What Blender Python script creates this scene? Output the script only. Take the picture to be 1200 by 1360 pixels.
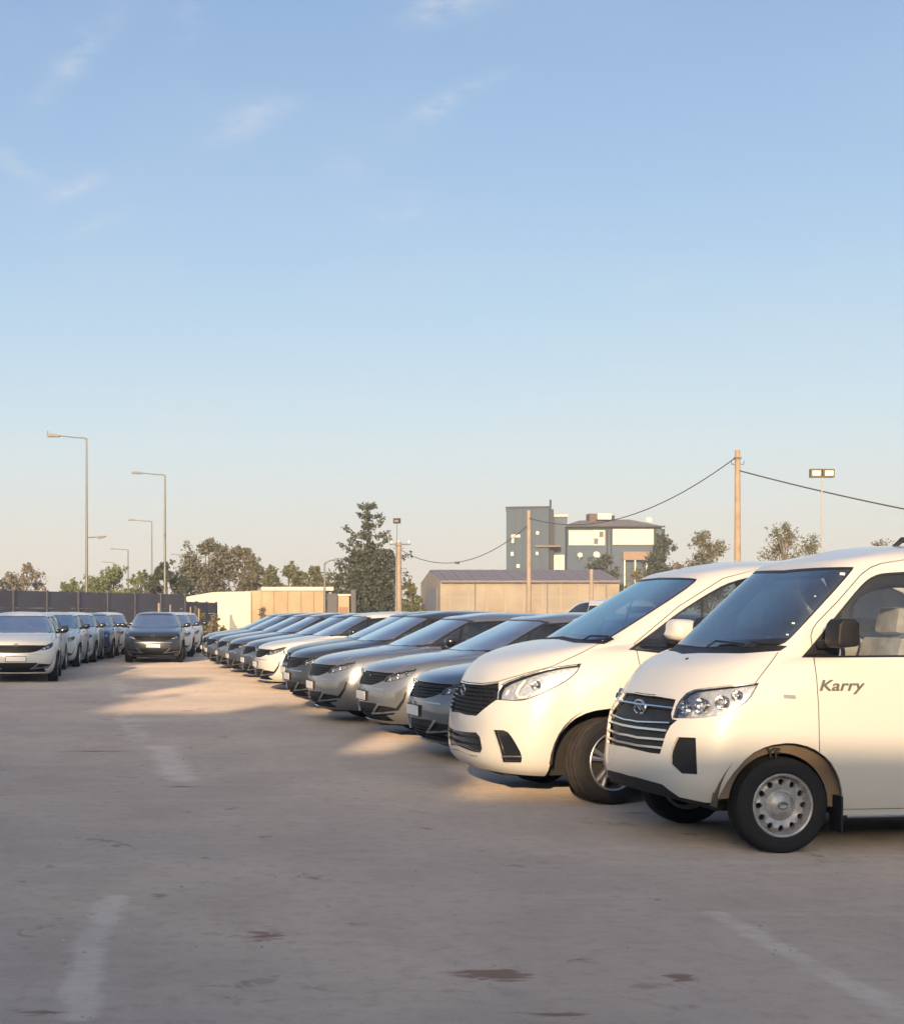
import bpy, bmesh, math, random
import numpy as np
from mathutils import Vector, Matrix
from mathutils.bvhtree import BVHTree
from mathutils.geometry import barycentric_transform

for o in list(bpy.data.objects):
    bpy.data.objects.remove(o)
SC = bpy.context.scene
COL = SC.collection
R = math.radians
# ------------------------------------------------------------------ camera
F, PX, HY, EYE = 2000.0, 280.0, 814.0, 1.5      # focal length and principal point of the 1200 px wide photo
cam_d = bpy.data.cameras.new('camera')
cam = bpy.data.objects.new('camera', cam_d); COL.objects.link(cam)
cam.location = (0, 0, EYE); cam.rotation_euler = (R(90), 0, 0)
cam_d.sensor_fit = 'HORIZONTAL'; cam_d.sensor_width = 36; cam_d.lens = 36 * F / 1200
cam_d.shift_x = (600 - PX) / 1200; cam_d.shift_y = (HY - 680) / 1200
cam_d.clip_start = 0.1; cam_d.clip_end = 20000
SC.camera = cam
# ------------------------------------------------------------------ view, sun, sky
SC.view_settings.view_transform = 'Standard'; SC.view_settings.look = 'None'
SC.view_settings.gamma = 1; SC.view_settings.use_curve_mapping = False
SC.view_settings.exposure = EXPOSURE = 0.9
SUN_EL, SUN_AZ = R(12), R(-15)     # low sun behind the camera, a little to the left
SUN_POWER = 3.5
sun_d = bpy.data.lights.new('sun', 'SUN'); sun = bpy.data.objects.new('sun', sun_d); COL.objects.link(sun)
sun_d.energy = SUN_POWER; sun_d.angle = R(0.6); sun_d.color = (1.0, 0.69, 0.395)
sdir = Vector((math.sin(SUN_AZ) * math.cos(SUN_EL), -math.cos(SUN_AZ) * math.cos(SUN_EL), math.sin(SUN_EL)))
sun.rotation_euler = sdir.to_track_quat('Z', 'Y').to_euler()

def srgb(r, g, b):
    f = lambda c: (c / 255 / 12.92) if c <= 10 else ((c / 255 + 0.055) / 1.055) ** 2.4
    return (f(r), f(g), f(b), 1)

world = bpy.data.worlds.new('World'); SC.world = world; world.use_nodes = True
WN = world.node_tree.nodes; WL = world.node_tree.links; WN.clear()
w_out = WN.new('ShaderNodeOutputWorld'); w_bg = WN.new('ShaderNodeBackground')
w_bg.inputs['Strength'].default_value = 0.15
sky = WN.new('ShaderNodeTexSky'); sky.sky_type = 'NISHITA'; sky.sun_disc = False
sky.sun_elevation = SUN_EL; sky.sun_rotation = math.pi - SUN_AZ
sky.air_density = 1.0; sky.dust_density = 2.6; sky.ozone_density = 1.0
def wn(t, **k):
    n = WN.new(t)
    for a, v in k.items(): setattr(n, a, v)
    return n
def wmath(op, a, b=None, c=None, clamp=False):
    n = wn('ShaderNodeMath', operation=op, use_clamp=clamp)
    for i, v in enumerate((a, b, c)):
        if v is None: continue
        if isinstance(v, (int, float)): n.inputs[i].default_value = v
        else: WL.new(v, n.inputs[i])
    return n.outputs[0]
tc = wn('ShaderNodeTexCoord'); sep = wn('ShaderNodeSeparateXYZ'); WL.new(tc.outputs['Generated'], sep.inputs[0])
ramp = wn('ShaderNodeValToRGB'); cr = ramp.color_ramp; cr.interpolation = 'B_SPLINE'
el = wmath('MAXIMUM', sep.outputs[2], 0.0)
WL.new(el, ramp.inputs[0])
stops = [(0.0, (248, 234, 220)), (0.035, (242, 234, 222)), (0.075, (227, 231, 230)), (0.13, (206, 225, 236)), (0.20, (180, 208, 232)),
         (0.28, (160, 191, 227)), (0.38, (144, 176, 214)), (0.6, (118, 154, 205)), (1.0, (92, 130, 188))]
while len(cr.elements) < len(stops): cr.elements.new(0.5)
for e_, (p_, c_) in zip(cr.elements, stops): e_.position = p_; e_.color = srgb(*c_)
# the clear evening air of the photograph tints the computed sky
K_SKY = 1.0 / (0.15 * 2 ** EXPOSURE)
tint = wn('ShaderNodeVectorMath', operation='SCALE'); WL.new(ramp.outputs[0], tint.inputs[0]); tint.inputs['Scale'].default_value = K_SKY
SKY_MIX = 0.88
mx = wn('ShaderNodeMix', data_type='RGBA')
_d = wn('ShaderNodeVectorMath', operation='DOT_PRODUCT'); WL.new(tc.outputs['Generated'], _d.inputs[0]); _d.inputs[1].default_value = (math.sin(SUN_AZ), -math.cos(SUN_AZ), 0)
_r = wn('ShaderNodeMapRange', interpolation_type='SMOOTHSTEP'); _r.inputs[1].default_value = -0.35; _r.inputs[2].default_value = 0.75; _r.inputs[3].default_value = SKY_MIX; _r.inputs[4].default_value = 0.0
WL.new(_d.outputs['Value'], _r.inputs[0]); WL.new(_r.outputs[0], mx.inputs[0])      # towards the sun the computed sky takes over
WL.new(sky.outputs[0], mx.inputs[6]); WL.new(tint.outputs[0], mx.inputs[7])
# thin cirrus streaks (direction, half length, half width, slant, strength)
def dir_of(px, py):
    v = Vector(((px - PX) / F, 1, (HY - py) / F)); v.normalize(); return v
nz = wn('ShaderNodeTexNoise'); nz.inputs['Scale'].default_value = 38; nz.inputs['Detail'].default_value = 7; nz.inputs['Roughness'].default_value = 0.62
mp = wn('ShaderNodeMapping'); mp.inputs['Scale'].default_value = (1, 1, 2.6); mp.inputs['Rotation'].default_value = (0, R(28), 0)
WL.new(tc.outputs['Generated'], mp.inputs[0]); WL.new(mp.outputs[0], nz.inputs[0])
total = None
for (px, py, L, Wd, slant, st) in [(98, 80, .036, .010, 48, .36), (340, 155, .030, .009, 22, .50), (596, 134, .032, .007, 24, .55), (598, 4, .032, .010, 12, .55),
                                   (98, 250, .026, .006, 24, .45), (18, 216, .022, .007, -24, .4), (535, 278, .026, .012, 5, .28), (255, 548, .040, .014, 3, .34),
                                   (130, 300, .028, .006, 20, .22), (245, 20, .012, .018, 0, .22), (870, 378, .030, .006, 22, .16), (455, 225, .018, .010, -20, .2), (1110, 610, .06, .012, 2, .22)]:
    d = dir_of(px, py)
    right = Vector((d.y, -d.x, 0)).normalized(); up = right.cross(d)
    a = R(slant); ax = right * math.cos(a) + up * math.sin(a); ay = up * math.cos(a) - right * math.sin(a)
    def dot(v):
        n = wn('ShaderNodeVectorMath', operation='DOT_PRODUCT'); WL.new(tc.outputs['Generated'], n.inputs[0]); n.inputs[1].default_value = v; return n.outputs['Value']
    u = wmath('MULTIPLY', wmath('SUBTRACT', dot(ax), ax.dot(d)), 1 / L); v = wmath('MULTIPLY', wmath('SUBTRACT', dot(ay), ay.dot(d)), 1 / Wd)
    r2 = wmath('ADD', wmath('MULTIPLY', u, u), wmath('MULTIPLY', v, v))
    front = wmath('GREATER_THAN', dot(d), 0.5)
    g = wmath('MULTIPLY', wmath('MULTIPLY', wmath('EXPONENT', wmath('MULTIPLY', r2, -1.3)), st), front)
    total = g if total is None else wmath('ADD', total, g)
nfac = wmath('MULTIPLY', wmath('SUBTRACT', nz.outputs[0], 0.34), 3.0, clamp=True)
streaks = wmath('MULTIPLY', total, nfac, clamp=True)
nz2 = wn('ShaderNodeTexNoise'); nz2.inputs['Scale'].default_value = 5; nz2.inputs['Detail'].default_value = 5
mp2 = wn('ShaderNodeMapping'); mp2.inputs['Scale'].default_value = (1, 1, 3.2); WL.new(tc.outputs['Generated'], mp2.inputs[0]); WL.new(mp2.outputs[0], nz2.inputs[0])
veil = wmath('MULTIPLY', wmath('SUBTRACT', nz2.outputs[0], 0.5, clamp=True), 0.35)
cl = wmath('ADD', streaks, veil, clamp=True)
mc = wn('ShaderNodeMix', data_type='RGBA'); WL.new(cl, mc.inputs[0]); WL.new(mx.outputs[2], mc.inputs[6])
cc = srgb(226, 228, 234); mc.inputs[7].default_value = (cc[0] * K_SKY, cc[1] * K_SKY, cc[2] * K_SKY, 1)
WL.new(mc.outputs[2], w_bg.inputs[0]); WL.new(w_bg.outputs[0], w_out.inputs[0])

# ------------------------------------------------------------------ helpers
def wx(px, Y): return (px - PX) / F * Y
def wz(py, Y): return EYE - (py - HY) / F * Y
def P(px, py, Y): return Vector((wx(px, Y), Y, wz(py, Y)))

def tag(o, label=None, cat=None, group=None, kind=None):
    if label: o['label'] = label
    if cat: o['category'] = cat
    if group: o['group'] = group
    if kind: o['kind'] = kind
    return o
def empty(name, loc=(0, 0, 0), rz=0.0, parent=None):
    o = bpy.data.objects.new(name, None); COL.objects.link(o); o.location = loc; o.rotation_euler = (0, 0, rz)
    o.empty_display_size = 0.2
    if parent: o.parent = parent
    return o
def link(name, me, mat, parent=None):
    if mat: me.materials.clear(); me.materials.append(mat)
    o = bpy.data.objects.new(name, me); COL.objects.link(o)
    if parent: o.parent = parent
    return o
def copy_tree(o, parent=None):
    c = o.copy(); COL.objects.link(c); c.parent = parent
    for ch in [x for x in COL.objects if x.parent == o]: copy_tree(ch, c)
    return c

class MB:
    """collects simple solids and links them as one mesh object"""
    def __init__(s): s.v = []; s.f = []
    def add(s, vs, fs):
        n = len(s.v); s.v += [tuple(v) for v in vs]; s.f += [tuple(i + n for i in f) for f in fs]; return s
    def box(s, x0, x1, y0, y1, z0, z1, M=None, b=0.0):
        if b > 0:
            bm = bmesh.new(); bmesh.ops.create_cube(bm, size=1)
            for v in bm.verts: v.co = Vector(((x0 + x1) / 2 + v.co.x * (x1 - x0), (y0 + y1) / 2 + v.co.y * (y1 - y0), (z0 + z1) / 2 + v.co.z * (z1 - z0)))
            bmesh.ops.bevel(bm, geom=list(bm.edges), offset=b, segments=2, profile=0.6, affect='EDGES')
            bm.verts.index_update()
            vs = [v.co.copy() for v in bm.verts]; fs = [[v.index for v in f.verts] for f in bm.faces]; bm.free()
        else:
            vs = [Vector(p) for p in ((x0, y0, z0), (x1, y0, z0), (x1, y1, z0), (x0, y1, z0), (x0, y0, z1), (x1, y0, z1), (x1, y1, z1), (x0, y1, z1))]
            fs = [(0, 3, 2, 1), (4, 5, 6, 7), (0, 1, 5, 4), (1, 2, 6, 5), (2, 3, 7, 6), (3, 0, 4, 7)]
        if M: vs = [M @ v for v in vs]
        return s.add(vs, fs)
    def tube(s, pts, r, n=8, cap=True):
        pts = [Vector(p) for p in pts]; k = len(pts)
        rs = r if isinstance(r, (list, tuple)) else [r] * k
        vs = []; up = None
        for i, p in enumerate(pts):
            d = (pts[min(i + 1, k - 1)] - pts[max(i - 1, 0)]).normalized()
            a = Vector((0, 0, 1)) if abs(d.z) < 0.9 else Vector((1, 0, 0))
            if up is None: up = (a - d * a.dot(d)).normalized()
            else: up = (up - d * up.dot(d)).normalized()
            sd = d.cross(up)
            vs += [p + (up * math.cos(2 * math.pi * j / n) + sd * math.sin(2 * math.pi * j / n)) * rs[i] for j in range(n)]
        fs = [(i * n + j, (i + 1) * n + j, (i + 1) * n + (j + 1) % n, i * n + (j + 1) % n) for i in range(k - 1) for j in range(n)]
        if cap: fs += [tuple(range(n)), tuple(reversed(range((k - 1) * n, k * n)))]
        return s.add(vs, fs)
    def lathe(s, prof, n=32, axis='Z', M=None, cap=False):
        """prof: (radius, height) pairs"""
        vs = []
        for r, h in prof:
            for j in range(n):
                a = 2 * math.pi * j / n
                if axis == 'Z': vs.append(Vector((r * math.cos(a), r * math.sin(a), h)))
                else: vs.append(Vector((r * math.cos(a), h, r * math.sin(a))))
        k = len(prof)
        fs = [(i * n + j, i * n + (j + 1) % n, (i + 1) * n + (j + 1) % n, (i + 1) * n + j) for i in range(k - 1) for j in range(n)]
        if cap: fs += [tuple(reversed(range(n))), tuple(range((k - 1) * n, k * n))]
        if axis == 'Y': fs = [tuple(reversed(f)) for f in fs]
        if M: vs = [M @ v for v in vs]
        return s.add(vs, fs)
    def prism(s, poly, y0, y1, M=None):
        """polygon in x,z extruded along y"""
        n = len(poly)
        vs = [Vector((x, y0, z)) for x, z in poly] + [Vector((x, y1, z)) for x, z in poly]
        fs = [tuple(range(n)), tuple(reversed(range(n, 2 * n)))] + [(j, (j + 1) % n + 0, (j + 1) % n + n, j + n) for j in range(n)]
        if M: vs = [M @ v for v in vs]
        return s.add(vs, fs)
    def mesh(s, name, smooth=None):
        me = bpy.data.meshes.new(name); me.from_pydata(s.v, [], s.f); me.update()
        bm = bmesh.new(); bm.from_mesh(me); bmesh.ops.recalc_face_normals(bm, faces=bm.faces); bm.to_mesh(me); bm.free()
        if smooth is not None:
            me.polygons.foreach_set('use_smooth', [True] * len(me.polygons)); me.set_sharp_from_angle(angle=R(smooth))
        return me
    def build(s, name, mat, parent=None, smooth=None):
        return link(name, s.mesh(name, smooth), mat, parent)

# ------------------------------------------------------------------ materials
def new_mat(name):
    m = bpy.data.materials.new(name); m.use_nodes = True; return m, m.node_tree.nodes, m.node_tree.links, m.node_tree.nodes['Principled BSDF']
def mat(name, col, rough=0.6, metal=0.0, coat=0.0, spec=0.5, noise=0.0, nscale=8.0, bump=0.0, bscale=30.0, dirt=None, flake=False):
    m, N, L, b = new_mat(name)
    c4 = (*col[:3], 1)
    b.inputs['Base Color'].default_value = c4; b.inputs['Roughness'].default_value = rough; b.inputs['Metallic'].default_value = metal
    b.inputs['Coat Weight'].default_value = coat; b.inputs['Coat Roughness'].default_value = 0.04; b.inputs['Specular IOR Level'].default_value = spec
    tc = N.new('ShaderNodeTexCoord')
    if noise or dirt:
        n = N.new('ShaderNodeTexNoise'); n.inputs['Scale'].default_value = nscale; n.inputs['Detail'].default_value = 6; L.new(tc.outputs['Object'], n.inputs[0])
        mxn = N.new('ShaderNodeMix'); mxn.data_type = 'RGBA'; rr = N.new('ShaderNodeMapRange')
        rr.inputs[1].default_value = 0.35; rr.inputs[2].default_value = 0.7; L.new(n.outputs[0], rr.inputs[0])
        k = max(noise, 0.0)
        mxn.inputs[6].default_value = tuple(min(1, c * (1 + k)) for c in col[:3]) + (1,)
        mxn.inputs[7].default_value = (tuple(c * (1 - k) for c in col[:3]) + (1,)) if not dirt else (*dirt[:3], 1)
        L.new(rr.outputs[0], mxn.inputs[0]); L.new(mxn.outputs[2], b.inputs['Base Color'])
    if bump:
        n2 = N.new('ShaderNodeTexNoise'); n2.inputs['Scale'].default_value = bscale; n2.inputs['Detail'].default_value = 4; L.new(tc.outputs['Object'], n2.inputs[0])
        bp = N.new('ShaderNodeBump'); bp.inputs['Strength'].default_value = bump; bp.inputs['Distance'].default_value = 0.01
        L.new(n2.outputs[0], bp.inputs['Height']); L.new(bp.outputs[0], b.inputs['Normal'])
    return m
def paint_mat(name, col, metal=0.0, rough=0.4, dust=0.12, coat=0.8, cior=1.5):
    """car paint under clear coat, thinly dusted towards the sills and here and there on the panels"""
    m, N, L, b = new_mat(name)
    b.inputs['Metallic'].default_value = metal; b.inputs['Coat Weight'].default_value = coat; b.inputs['Coat Roughness'].default_value = 0.06; b.inputs['Coat IOR'].default_value = cior
    tc = N.new('ShaderNodeTexCoord'); n = N.new('ShaderNodeTexNoise'); n.inputs['Scale'].default_value = 3.2; n.inputs['Detail'].default_value = 8; n.inputs['Roughness'].default_value = .6
    L.new(tc.outputs['Object'], n.inputs[0])
    sp = N.new('ShaderNodeSeparateXYZ'); L.new(tc.outputs['Object'], sp.inputs[0])
    mr = N.new('ShaderNodeMapRange'); mr.inputs[1].default_value = 0.15; mr.inputs[2].default_value = 0.75; mr.inputs[3].default_value = 0.5; mr.inputs[4].default_value = 0.12
    L.new(sp.outputs[2], mr.inputs[0])
    mu = N.new('ShaderNodeMath'); mu.operation = 'MULTIPLY'; L.new(n.outputs[0], mu.inputs[0]); L.new(mr.outputs[0], mu.inputs[1])
    m2 = N.new('ShaderNodeMath'); m2.operation = 'MULTIPLY'; L.new(mu.outputs[0], m2.inputs[0]); m2.inputs[1].default_value = dust * 5
    mxn = N.new('ShaderNodeMix'); mxn.data_type = 'RGBA'; L.new(m2.outputs[0], mxn.inputs[0])
    mxn.inputs[6].default_value = (*col, 1); mxn.inputs[7].default_value = (0.36, 0.31, 0.25, 1); L.new(mxn.outputs[2], b.inputs['Base Color'])
    ad = N.new('ShaderNodeMath'); ad.operation = 'ADD'; L.new(m2.outputs[0], ad.inputs[0]); ad.inputs[1].default_value = rough; L.new(ad.outputs[0], b.inputs['Roughness'])
    return m
def glass_mat(name, tint, rough=0.015, ior=1.5, boost=0.0, dust=0.05, refl=(0.95, 0.97, 1)):
    m, N, L, b = new_mat(name); N.remove(b)
    out = N['Material Output']
    tr = N.new('ShaderNodeBsdfTransparent'); tr.inputs[0].default_value = (*tint, 1)
    gl = N.new('ShaderNodeBsdfGlossy'); gl.inputs[0].default_value = (*refl, 1); gl.inputs['Roughness'].default_value = rough
    fr = N.new('ShaderNodeFresnel'); fr.inputs[0].default_value = ior
    ad = N.new('ShaderNodeMath'); ad.operation = 'ADD'; ad.use_clamp = True; L.new(fr.outputs[0], ad.inputs[0]); ad.inputs[1].default_value = boost
    mxs = N.new('ShaderNodeMixShader'); L.new(ad.outputs[0], mxs.inputs[0]); L.new(tr.outputs[0], mxs.inputs[1]); L.new(gl.outputs[0], mxs.inputs[2])
    # a film of dust
    df = N.new('ShaderNodeBsdfDiffuse'); df.inputs[0].default_value = (0.45, 0.41, 0.36, 1)
    tc = N.new('ShaderNodeTexCoord'); n = N.new('ShaderNodeTexNoise'); n.inputs['Scale'].default_value = 4; n.inputs['Detail'].default_value = 7; L.new(tc.outputs['Object'], n.inputs[0])
    mu = N.new('ShaderNodeMath'); mu.operation = 'MULTIPLY'; L.new(n.outputs[0], mu.inputs[0]); mu.inputs[1].default_value = dust
    mx2 = N.new('ShaderNodeMixShader'); L.new(mu.outputs[0], mx2.inputs[0]); L.new(mxs.outputs[0], mx2.inputs[1]); L.new(df.outputs[0], mx2.inputs[2])
    L.new(mx2.outputs[0], out.inputs[0])
    return m
M = {}
M['white'] = paint_mat('white_paint', (0.56, 0.555, 0.53), dust=0.07)
M['grey'] = paint_mat('grey_metallic_paint', (0.085, 0.097, 0.13), metal=0.5, rough=0.22, coat=1.0, cior=1.75)
M['grey2'] = paint_mat('silver_grey_paint', (0.165, 0.175, 0.195), metal=0.5, rough=0.22, coat=1.0, cior=1.75)
M['darkgrey'] = paint_mat('dark_grey_paint', (0.04, 0.046, 0.06), metal=0.5, rough=0.32)
M['blue'] = paint_mat('deep_blue_paint', (0.03, 0.075, 0.15), metal=0.3, rough=0.32)
M['maroon'] = paint_mat('maroon_paint', (0.16, 0.03, 0.04), rough=0.35)
M['black'] = mat('black_plastic', (0.011, 0.012, 0.015), 0.55, spec=0.3, noise=.25, nscale=14, bump=.05, bscale=200)
M['gap'] = mat('dark_gap', (0.01, 0.01, 0.01), 0.9)
M['seal'] = mat('rubber_seal', (0.012, 0.012, 0.013), 0.45)
M['gloss'] = mat('gloss_black', (0.012, 0.013, 0.016), 0.15, coat=0.6)
M['chrome'] = mat('chrome', (0.62, 0.63, 0.65), 0.18, metal=1.0)
M['satin'] = mat('satin_silver', (0.42, 0.43, 0.45), 0.36, metal=0.85, noise=.1)
M['steel'] = mat('painted_steel_wheel', (0.42, 0.43, 0.46), 0.42, metal=0.35, noise=.12, nscale=20, dirt=(.30, .28, .26))
M['tyre'] = mat('tyre_rubber', (0.011, 0.012, 0.015), 0.8, spec=.3, noise=.4, nscale=12, bump=.15, bscale=90, dirt=(.019, .018, .019))
M['tread'] = mat('dusty_tyre_rubber', (0.022, 0.021, 0.022), 0.9, spec=.3, noise=.3, nscale=10, bump=.2, bscale=80, dirt=(.058, .050, .045))
M['liner'] = mat('dusty_arch_liner', (0.055, 0.043, 0.034), 0.85, noise=.35, nscale=9, bump=.3, bscale=25, dirt=(.12, .09, .065))
M['flange'] = mat('dusty_arch_edge', (0.15, 0.115, 0.085), 0.85, noise=.3, nscale=9, dirt=(.22, .17, .12))
M['under'] = mat('underbody', (0.016, 0.016, 0.017), 0.8)
M['glass'] = glass_mat('window_glass', (0.52, 0.58, 0.60), boost=0.03)
M['cglass'] = glass_mat('saloon_windscreen_glass', (0.30, 0.38, 0.42), boost=0.40, ior=1.75, dust=0.18, refl=(.86, .97, 1))
M['mglass'] = glass_mat('carrier_windscreen_glass', (0.30, 0.40, 0.45), boost=0.28, dust=0.10, refl=(.68, .93, 1))
M['wglass'] = glass_mat('windscreen_glass', (0.32, 0.40, 0.43), boost=0.16, dust=0.08, refl=(.72, .90, 1))
M['sglass'] = glass_mat('privacy_glass', (0.14, 0.17, 0.19), boost=0.04)
M['vanglass'] = glass_mat('van_door_glass', (0.74, 0.78, 0.79), boost=0.02, dust=0.06)
M['lens'] = glass_mat('lamp_lens', (0.93, 0.95, 0.97), boost=0.02, dust=0.03)
M['lampback'] = mat('lamp_housing', (0.40, 0.42, 0.46), 0.30, metal=0.55, noise=.3, nscale=34, dirt=(.85, .87, .90))
M['lampdark'] = mat('dark_lamp_housing', (0.10, 0.11, 0.13), 0.3, metal=0.5, noise=.3, nscale=20, dirt=(.32, .34, .38))
M['bulb'] = mat('lamp_bulb', (0.75, 0.76, 0.78), 0.12, metal=0.7)
M['amber'] = mat('amber_lens', (0.55, 0.20, 0.03), 0.2)
M['seat'] = mat('seat_fabric', (0.16, 0.16, 0.165), 0.7, noise=.2)
M['plastic_cover'] = mat('clear_seat_cover', (0.48, 0.48, 0.50), 0.22, coat=0.7, bump=.9, bscale=12, noise=.25)
M['dash'] = mat('dashboard', (0.035, 0.037, 0.045), 0.6)
M['trimbeige'] = mat('beige_pillar_trim', (0.45, 0.38, 0.27), 0.7)
M['plate'] = mat('white_plate', (0.78, 0.77, 0.75), 0.4)
M['letter'] = mat('grey_lettering', (0.10, 0.10, 0.09), 0.4)
M['dark_letter'] = mat('black_lettering', (0.02, 0.018, 0.015), 0.5)
# ------------------------------------------------------------------ car body surfaces
def nat_spline(u, Y, uq):
    """natural cubic spline through (u, Y) sampled at uq; Y may have many columns"""
    u = np.asarray(u, float); Y = np.asarray(Y, float); uq = np.asarray(uq, float)
    one = Y.ndim == 1
    if one: Y = Y[:, None]
    n = len(u)
    if n == 2:
        t = ((uq - u[0]) / (u[1] - u[0]))[:, None]; out = Y[0] * (1 - t) + Y[1] * t
        return out[:, 0] if one else out
    h = np.diff(u); A = np.zeros((n, n)); B = np.zeros((n, Y.shape[1])); A[0, 0] = A[-1, -1] = 1
    for i in range(1, n - 1):
        A[i, i - 1] = h[i - 1]; A[i, i] = 2 * (h[i - 1] + h[i]); A[i, i + 1] = h[i]
        B[i] = 6 * ((Y[i + 1] - Y[i]) / h[i] - (Y[i] - Y[i - 1]) / h[i - 1])
    S = np.linalg.solve(A, B)
    k = np.clip(np.searchsorted(u, uq) - 1, 0, n - 2)
    uqc = np.clip(uq, u[0], u[-1])
    a = ((u[k + 1] - uqc) / h[k])[:, None]; b = ((uqc - u[k]) / h[k])[:, None]; hh = (h[k] ** 2 / 6)[:, None]
    out = a * Y[k] + b * Y[k + 1] + ((a ** 3 - a) * S[k] + (b ** 3 - b) * S[k + 1]) * hh
    return out[:, 0] if one else out
def key_eval(keys, x):
    if isinstance(keys, (int, float)): return np.full(len(x), float(keys))
    k = sorted(keys)
    return nat_spline([a for a, _ in k], [b for _, b in k], x) if len(k) > 1 else np.full(len(x), k[0][1])
NF, NS, NR = 16, 58, 9
def body_row(xf, xc, nf, ys, zs, xr, xrc, nr=3.0, crown=0.0):
    def arc(x0, x1, yc, n, cnt):
        t = np.linspace(0, math.pi / 2, 300); xx = x1 - (x1 - x0) * np.cos(t) ** (2 / n); yy = yc * np.sin(t) ** (2 / n)
        d = np.concatenate([[0], np.cumsum(np.hypot(np.diff(xx), np.diff(yy)))]); q = np.linspace(0, d[-1], cnt + 1)
        return np.interp(q, d, xx), np.interp(q, d, yy)
    yc = key_eval(ys, [xc])[0]; yr = key_eval(ys, [xrc])[0]
    ax, ay = arc(xf, xc, yc, nf, NF)
    sx = np.linspace(xc, xrc, NS + 1)[1:]; sy = key_eval(ys, sx)
    rx, ry = arc(xr, xrc, yr, nr, NR); rx, ry = rx[::-1][1:], ry[::-1][1:]
    x = np.concatenate([ax, sx, rx]); y = np.concatenate([ay, sy, ry])
    z = key_eval(zs, x)
    if crown and yc > 0: z[:NF + 1] += crown * (1 - (ay / yc) ** 2)
    return np.stack([x, -y, z], 1)
def body_grid(rows, breaks, sub):
    Pt = np.stack(rows)                                     # R x S x 3
    ch = np.sqrt(np.linalg.norm(np.diff(Pt, axis=0), axis=2).mean(1)); u = np.concatenate([[0], np.cumsum(ch)])
    out = []; ends = [0] + list(breaks) + [len(rows) - 1]
    flat = Pt.reshape(len(rows), -1)
    for a, b in zip(ends[:-1], ends[1:]):
        q = []
        for i in range(a, b): q += list(np.linspace(u[i], u[i + 1], sub[i] + 1)[:-1])
        if b == ends[-1]: q.append(u[b])
        out.append(nat_spline(u[a:b + 1], flat[a:b + 1], q))
    G = np.concatenate(out).reshape(-1, Pt.shape[1], 3)
    G[:, 0, 1] = 0; G[:, -1, 1] = 0; G[-1, :, 1] = 0
    return G

class Ortho:
    def __init__(s, axis): s.axis = axis                    # 'side' x,z   'front' y,z   'top' x,y
    def p(s, c): return (c.x, c.z) if s.axis in ('side', 'sidef') else ((c.y, c.z) if s.axis in ('front', 'rear') else (c.x, c.y))
    def facing(s, c, n):
        return {'side': -n.y, 'front': -n.x, 'rear': n.x, 'top': n.z}[s.axis] > 0.02
    def plane(s, a, b):
        dx, dz = b[0] - a[0], b[1] - a[1]
        if s.axis == 'side': return Vector((a[0], 0, a[1])), Vector((dz, 0, -dx)).normalized()
        if s.axis in ('front', 'rear'): return Vector((0, a[0], a[1])), Vector((0, dz, -dx)).normalized()
        return Vector((a[0], a[1], 0)), Vector((dz, -dx, 0)).normalized()
class Persp:
    """draws on a body as seen in the photograph when it stands at origin o, turned by rz"""
    def __init__(s, o, rz):
        s.M = Matrix.Translation(o) @ Matrix.Rotation(rz, 4, 'Z'); s.I = s.M.inverted(); s.C = s.I @ Vector((0, 0, EYE))
    def p(s, c):
        w = s.M @ c; return (PX + F * w.x / w.y, HY - F * (w.z - EYE) / w.y)
    def ray(s, a): return ((s.I @ (Vector((0, 0, EYE)) + Vector(((a[0] - PX) / F, 1, (HY - a[1]) / F)))) - s.C).normalized()
    def facing(s, c, n): return n.dot(s.C - c) > 0
    def plane(s, a, b): return s.C, s.ray(a).cross(s.ray(b)).normalized()

def inside(poly, p):
    r = False; j = len(poly) - 1
    for i in range(len(poly)):
        a, b = poly[i], poly[j]
        if (a[1] > p[1]) != (b[1] > p[1]) and p[0] < (b[0] - a[0]) * (p[1] - a[1]) / (b[1] - a[1]) + a[0]: r = not r
        j = i
    return r
def smooth_poly(poly, it=2, keep=()):
    """Chaikin corner cutting; indexes in keep stay sharp"""
    keep = set(keep); pts = [(p, i in keep) for i, p in enumerate(poly)]
    for _ in range(it):
        q = []
        n = len(pts)
        for i in range(n):
            (a, ka), (p, k), (b, kb) = pts[i - 1], pts[i], pts[(i + 1) % n]
            if k: q.append((p, True)); continue
            w = 0.22
            q.append(((p[0] + (a[0] - p[0]) * w, p[1] + (a[1] - p[1]) * w), False)); q.append(((p[0] + (b[0] - p[0]) * w, p[1] + (b[1] - p[1]) * w), False))
        pts = q
    return [p for p, _ in pts]
def inset(poly, d):
    n = len(poly); area = sum(poly[i - 1][0] * poly[i][1] - poly[i][0] * poly[i - 1][1] for i in range(n)); s = 1 if area > 0 else -1
    out = []
    for i in range(n):
        a, p, b = Vector(poly[i - 1]), Vector(poly[i]), Vector(poly[(i + 1) % n])
        e1 = (p - a).normalized(); e2 = (b - p).normalized(); n1 = Vector((-e1.y, e1.x)) * s; n2 = Vector((-e2.y, e2.x)) * s
        m = n1 + n2
        if m.length < 1e-6: m = n1
        m.normalize(); k = d / max(0.35, m.dot(n1)); out.append(tuple(p + m * k))
    return out
def ring(poly, w):
    return poly, inset(poly, w)

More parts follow.
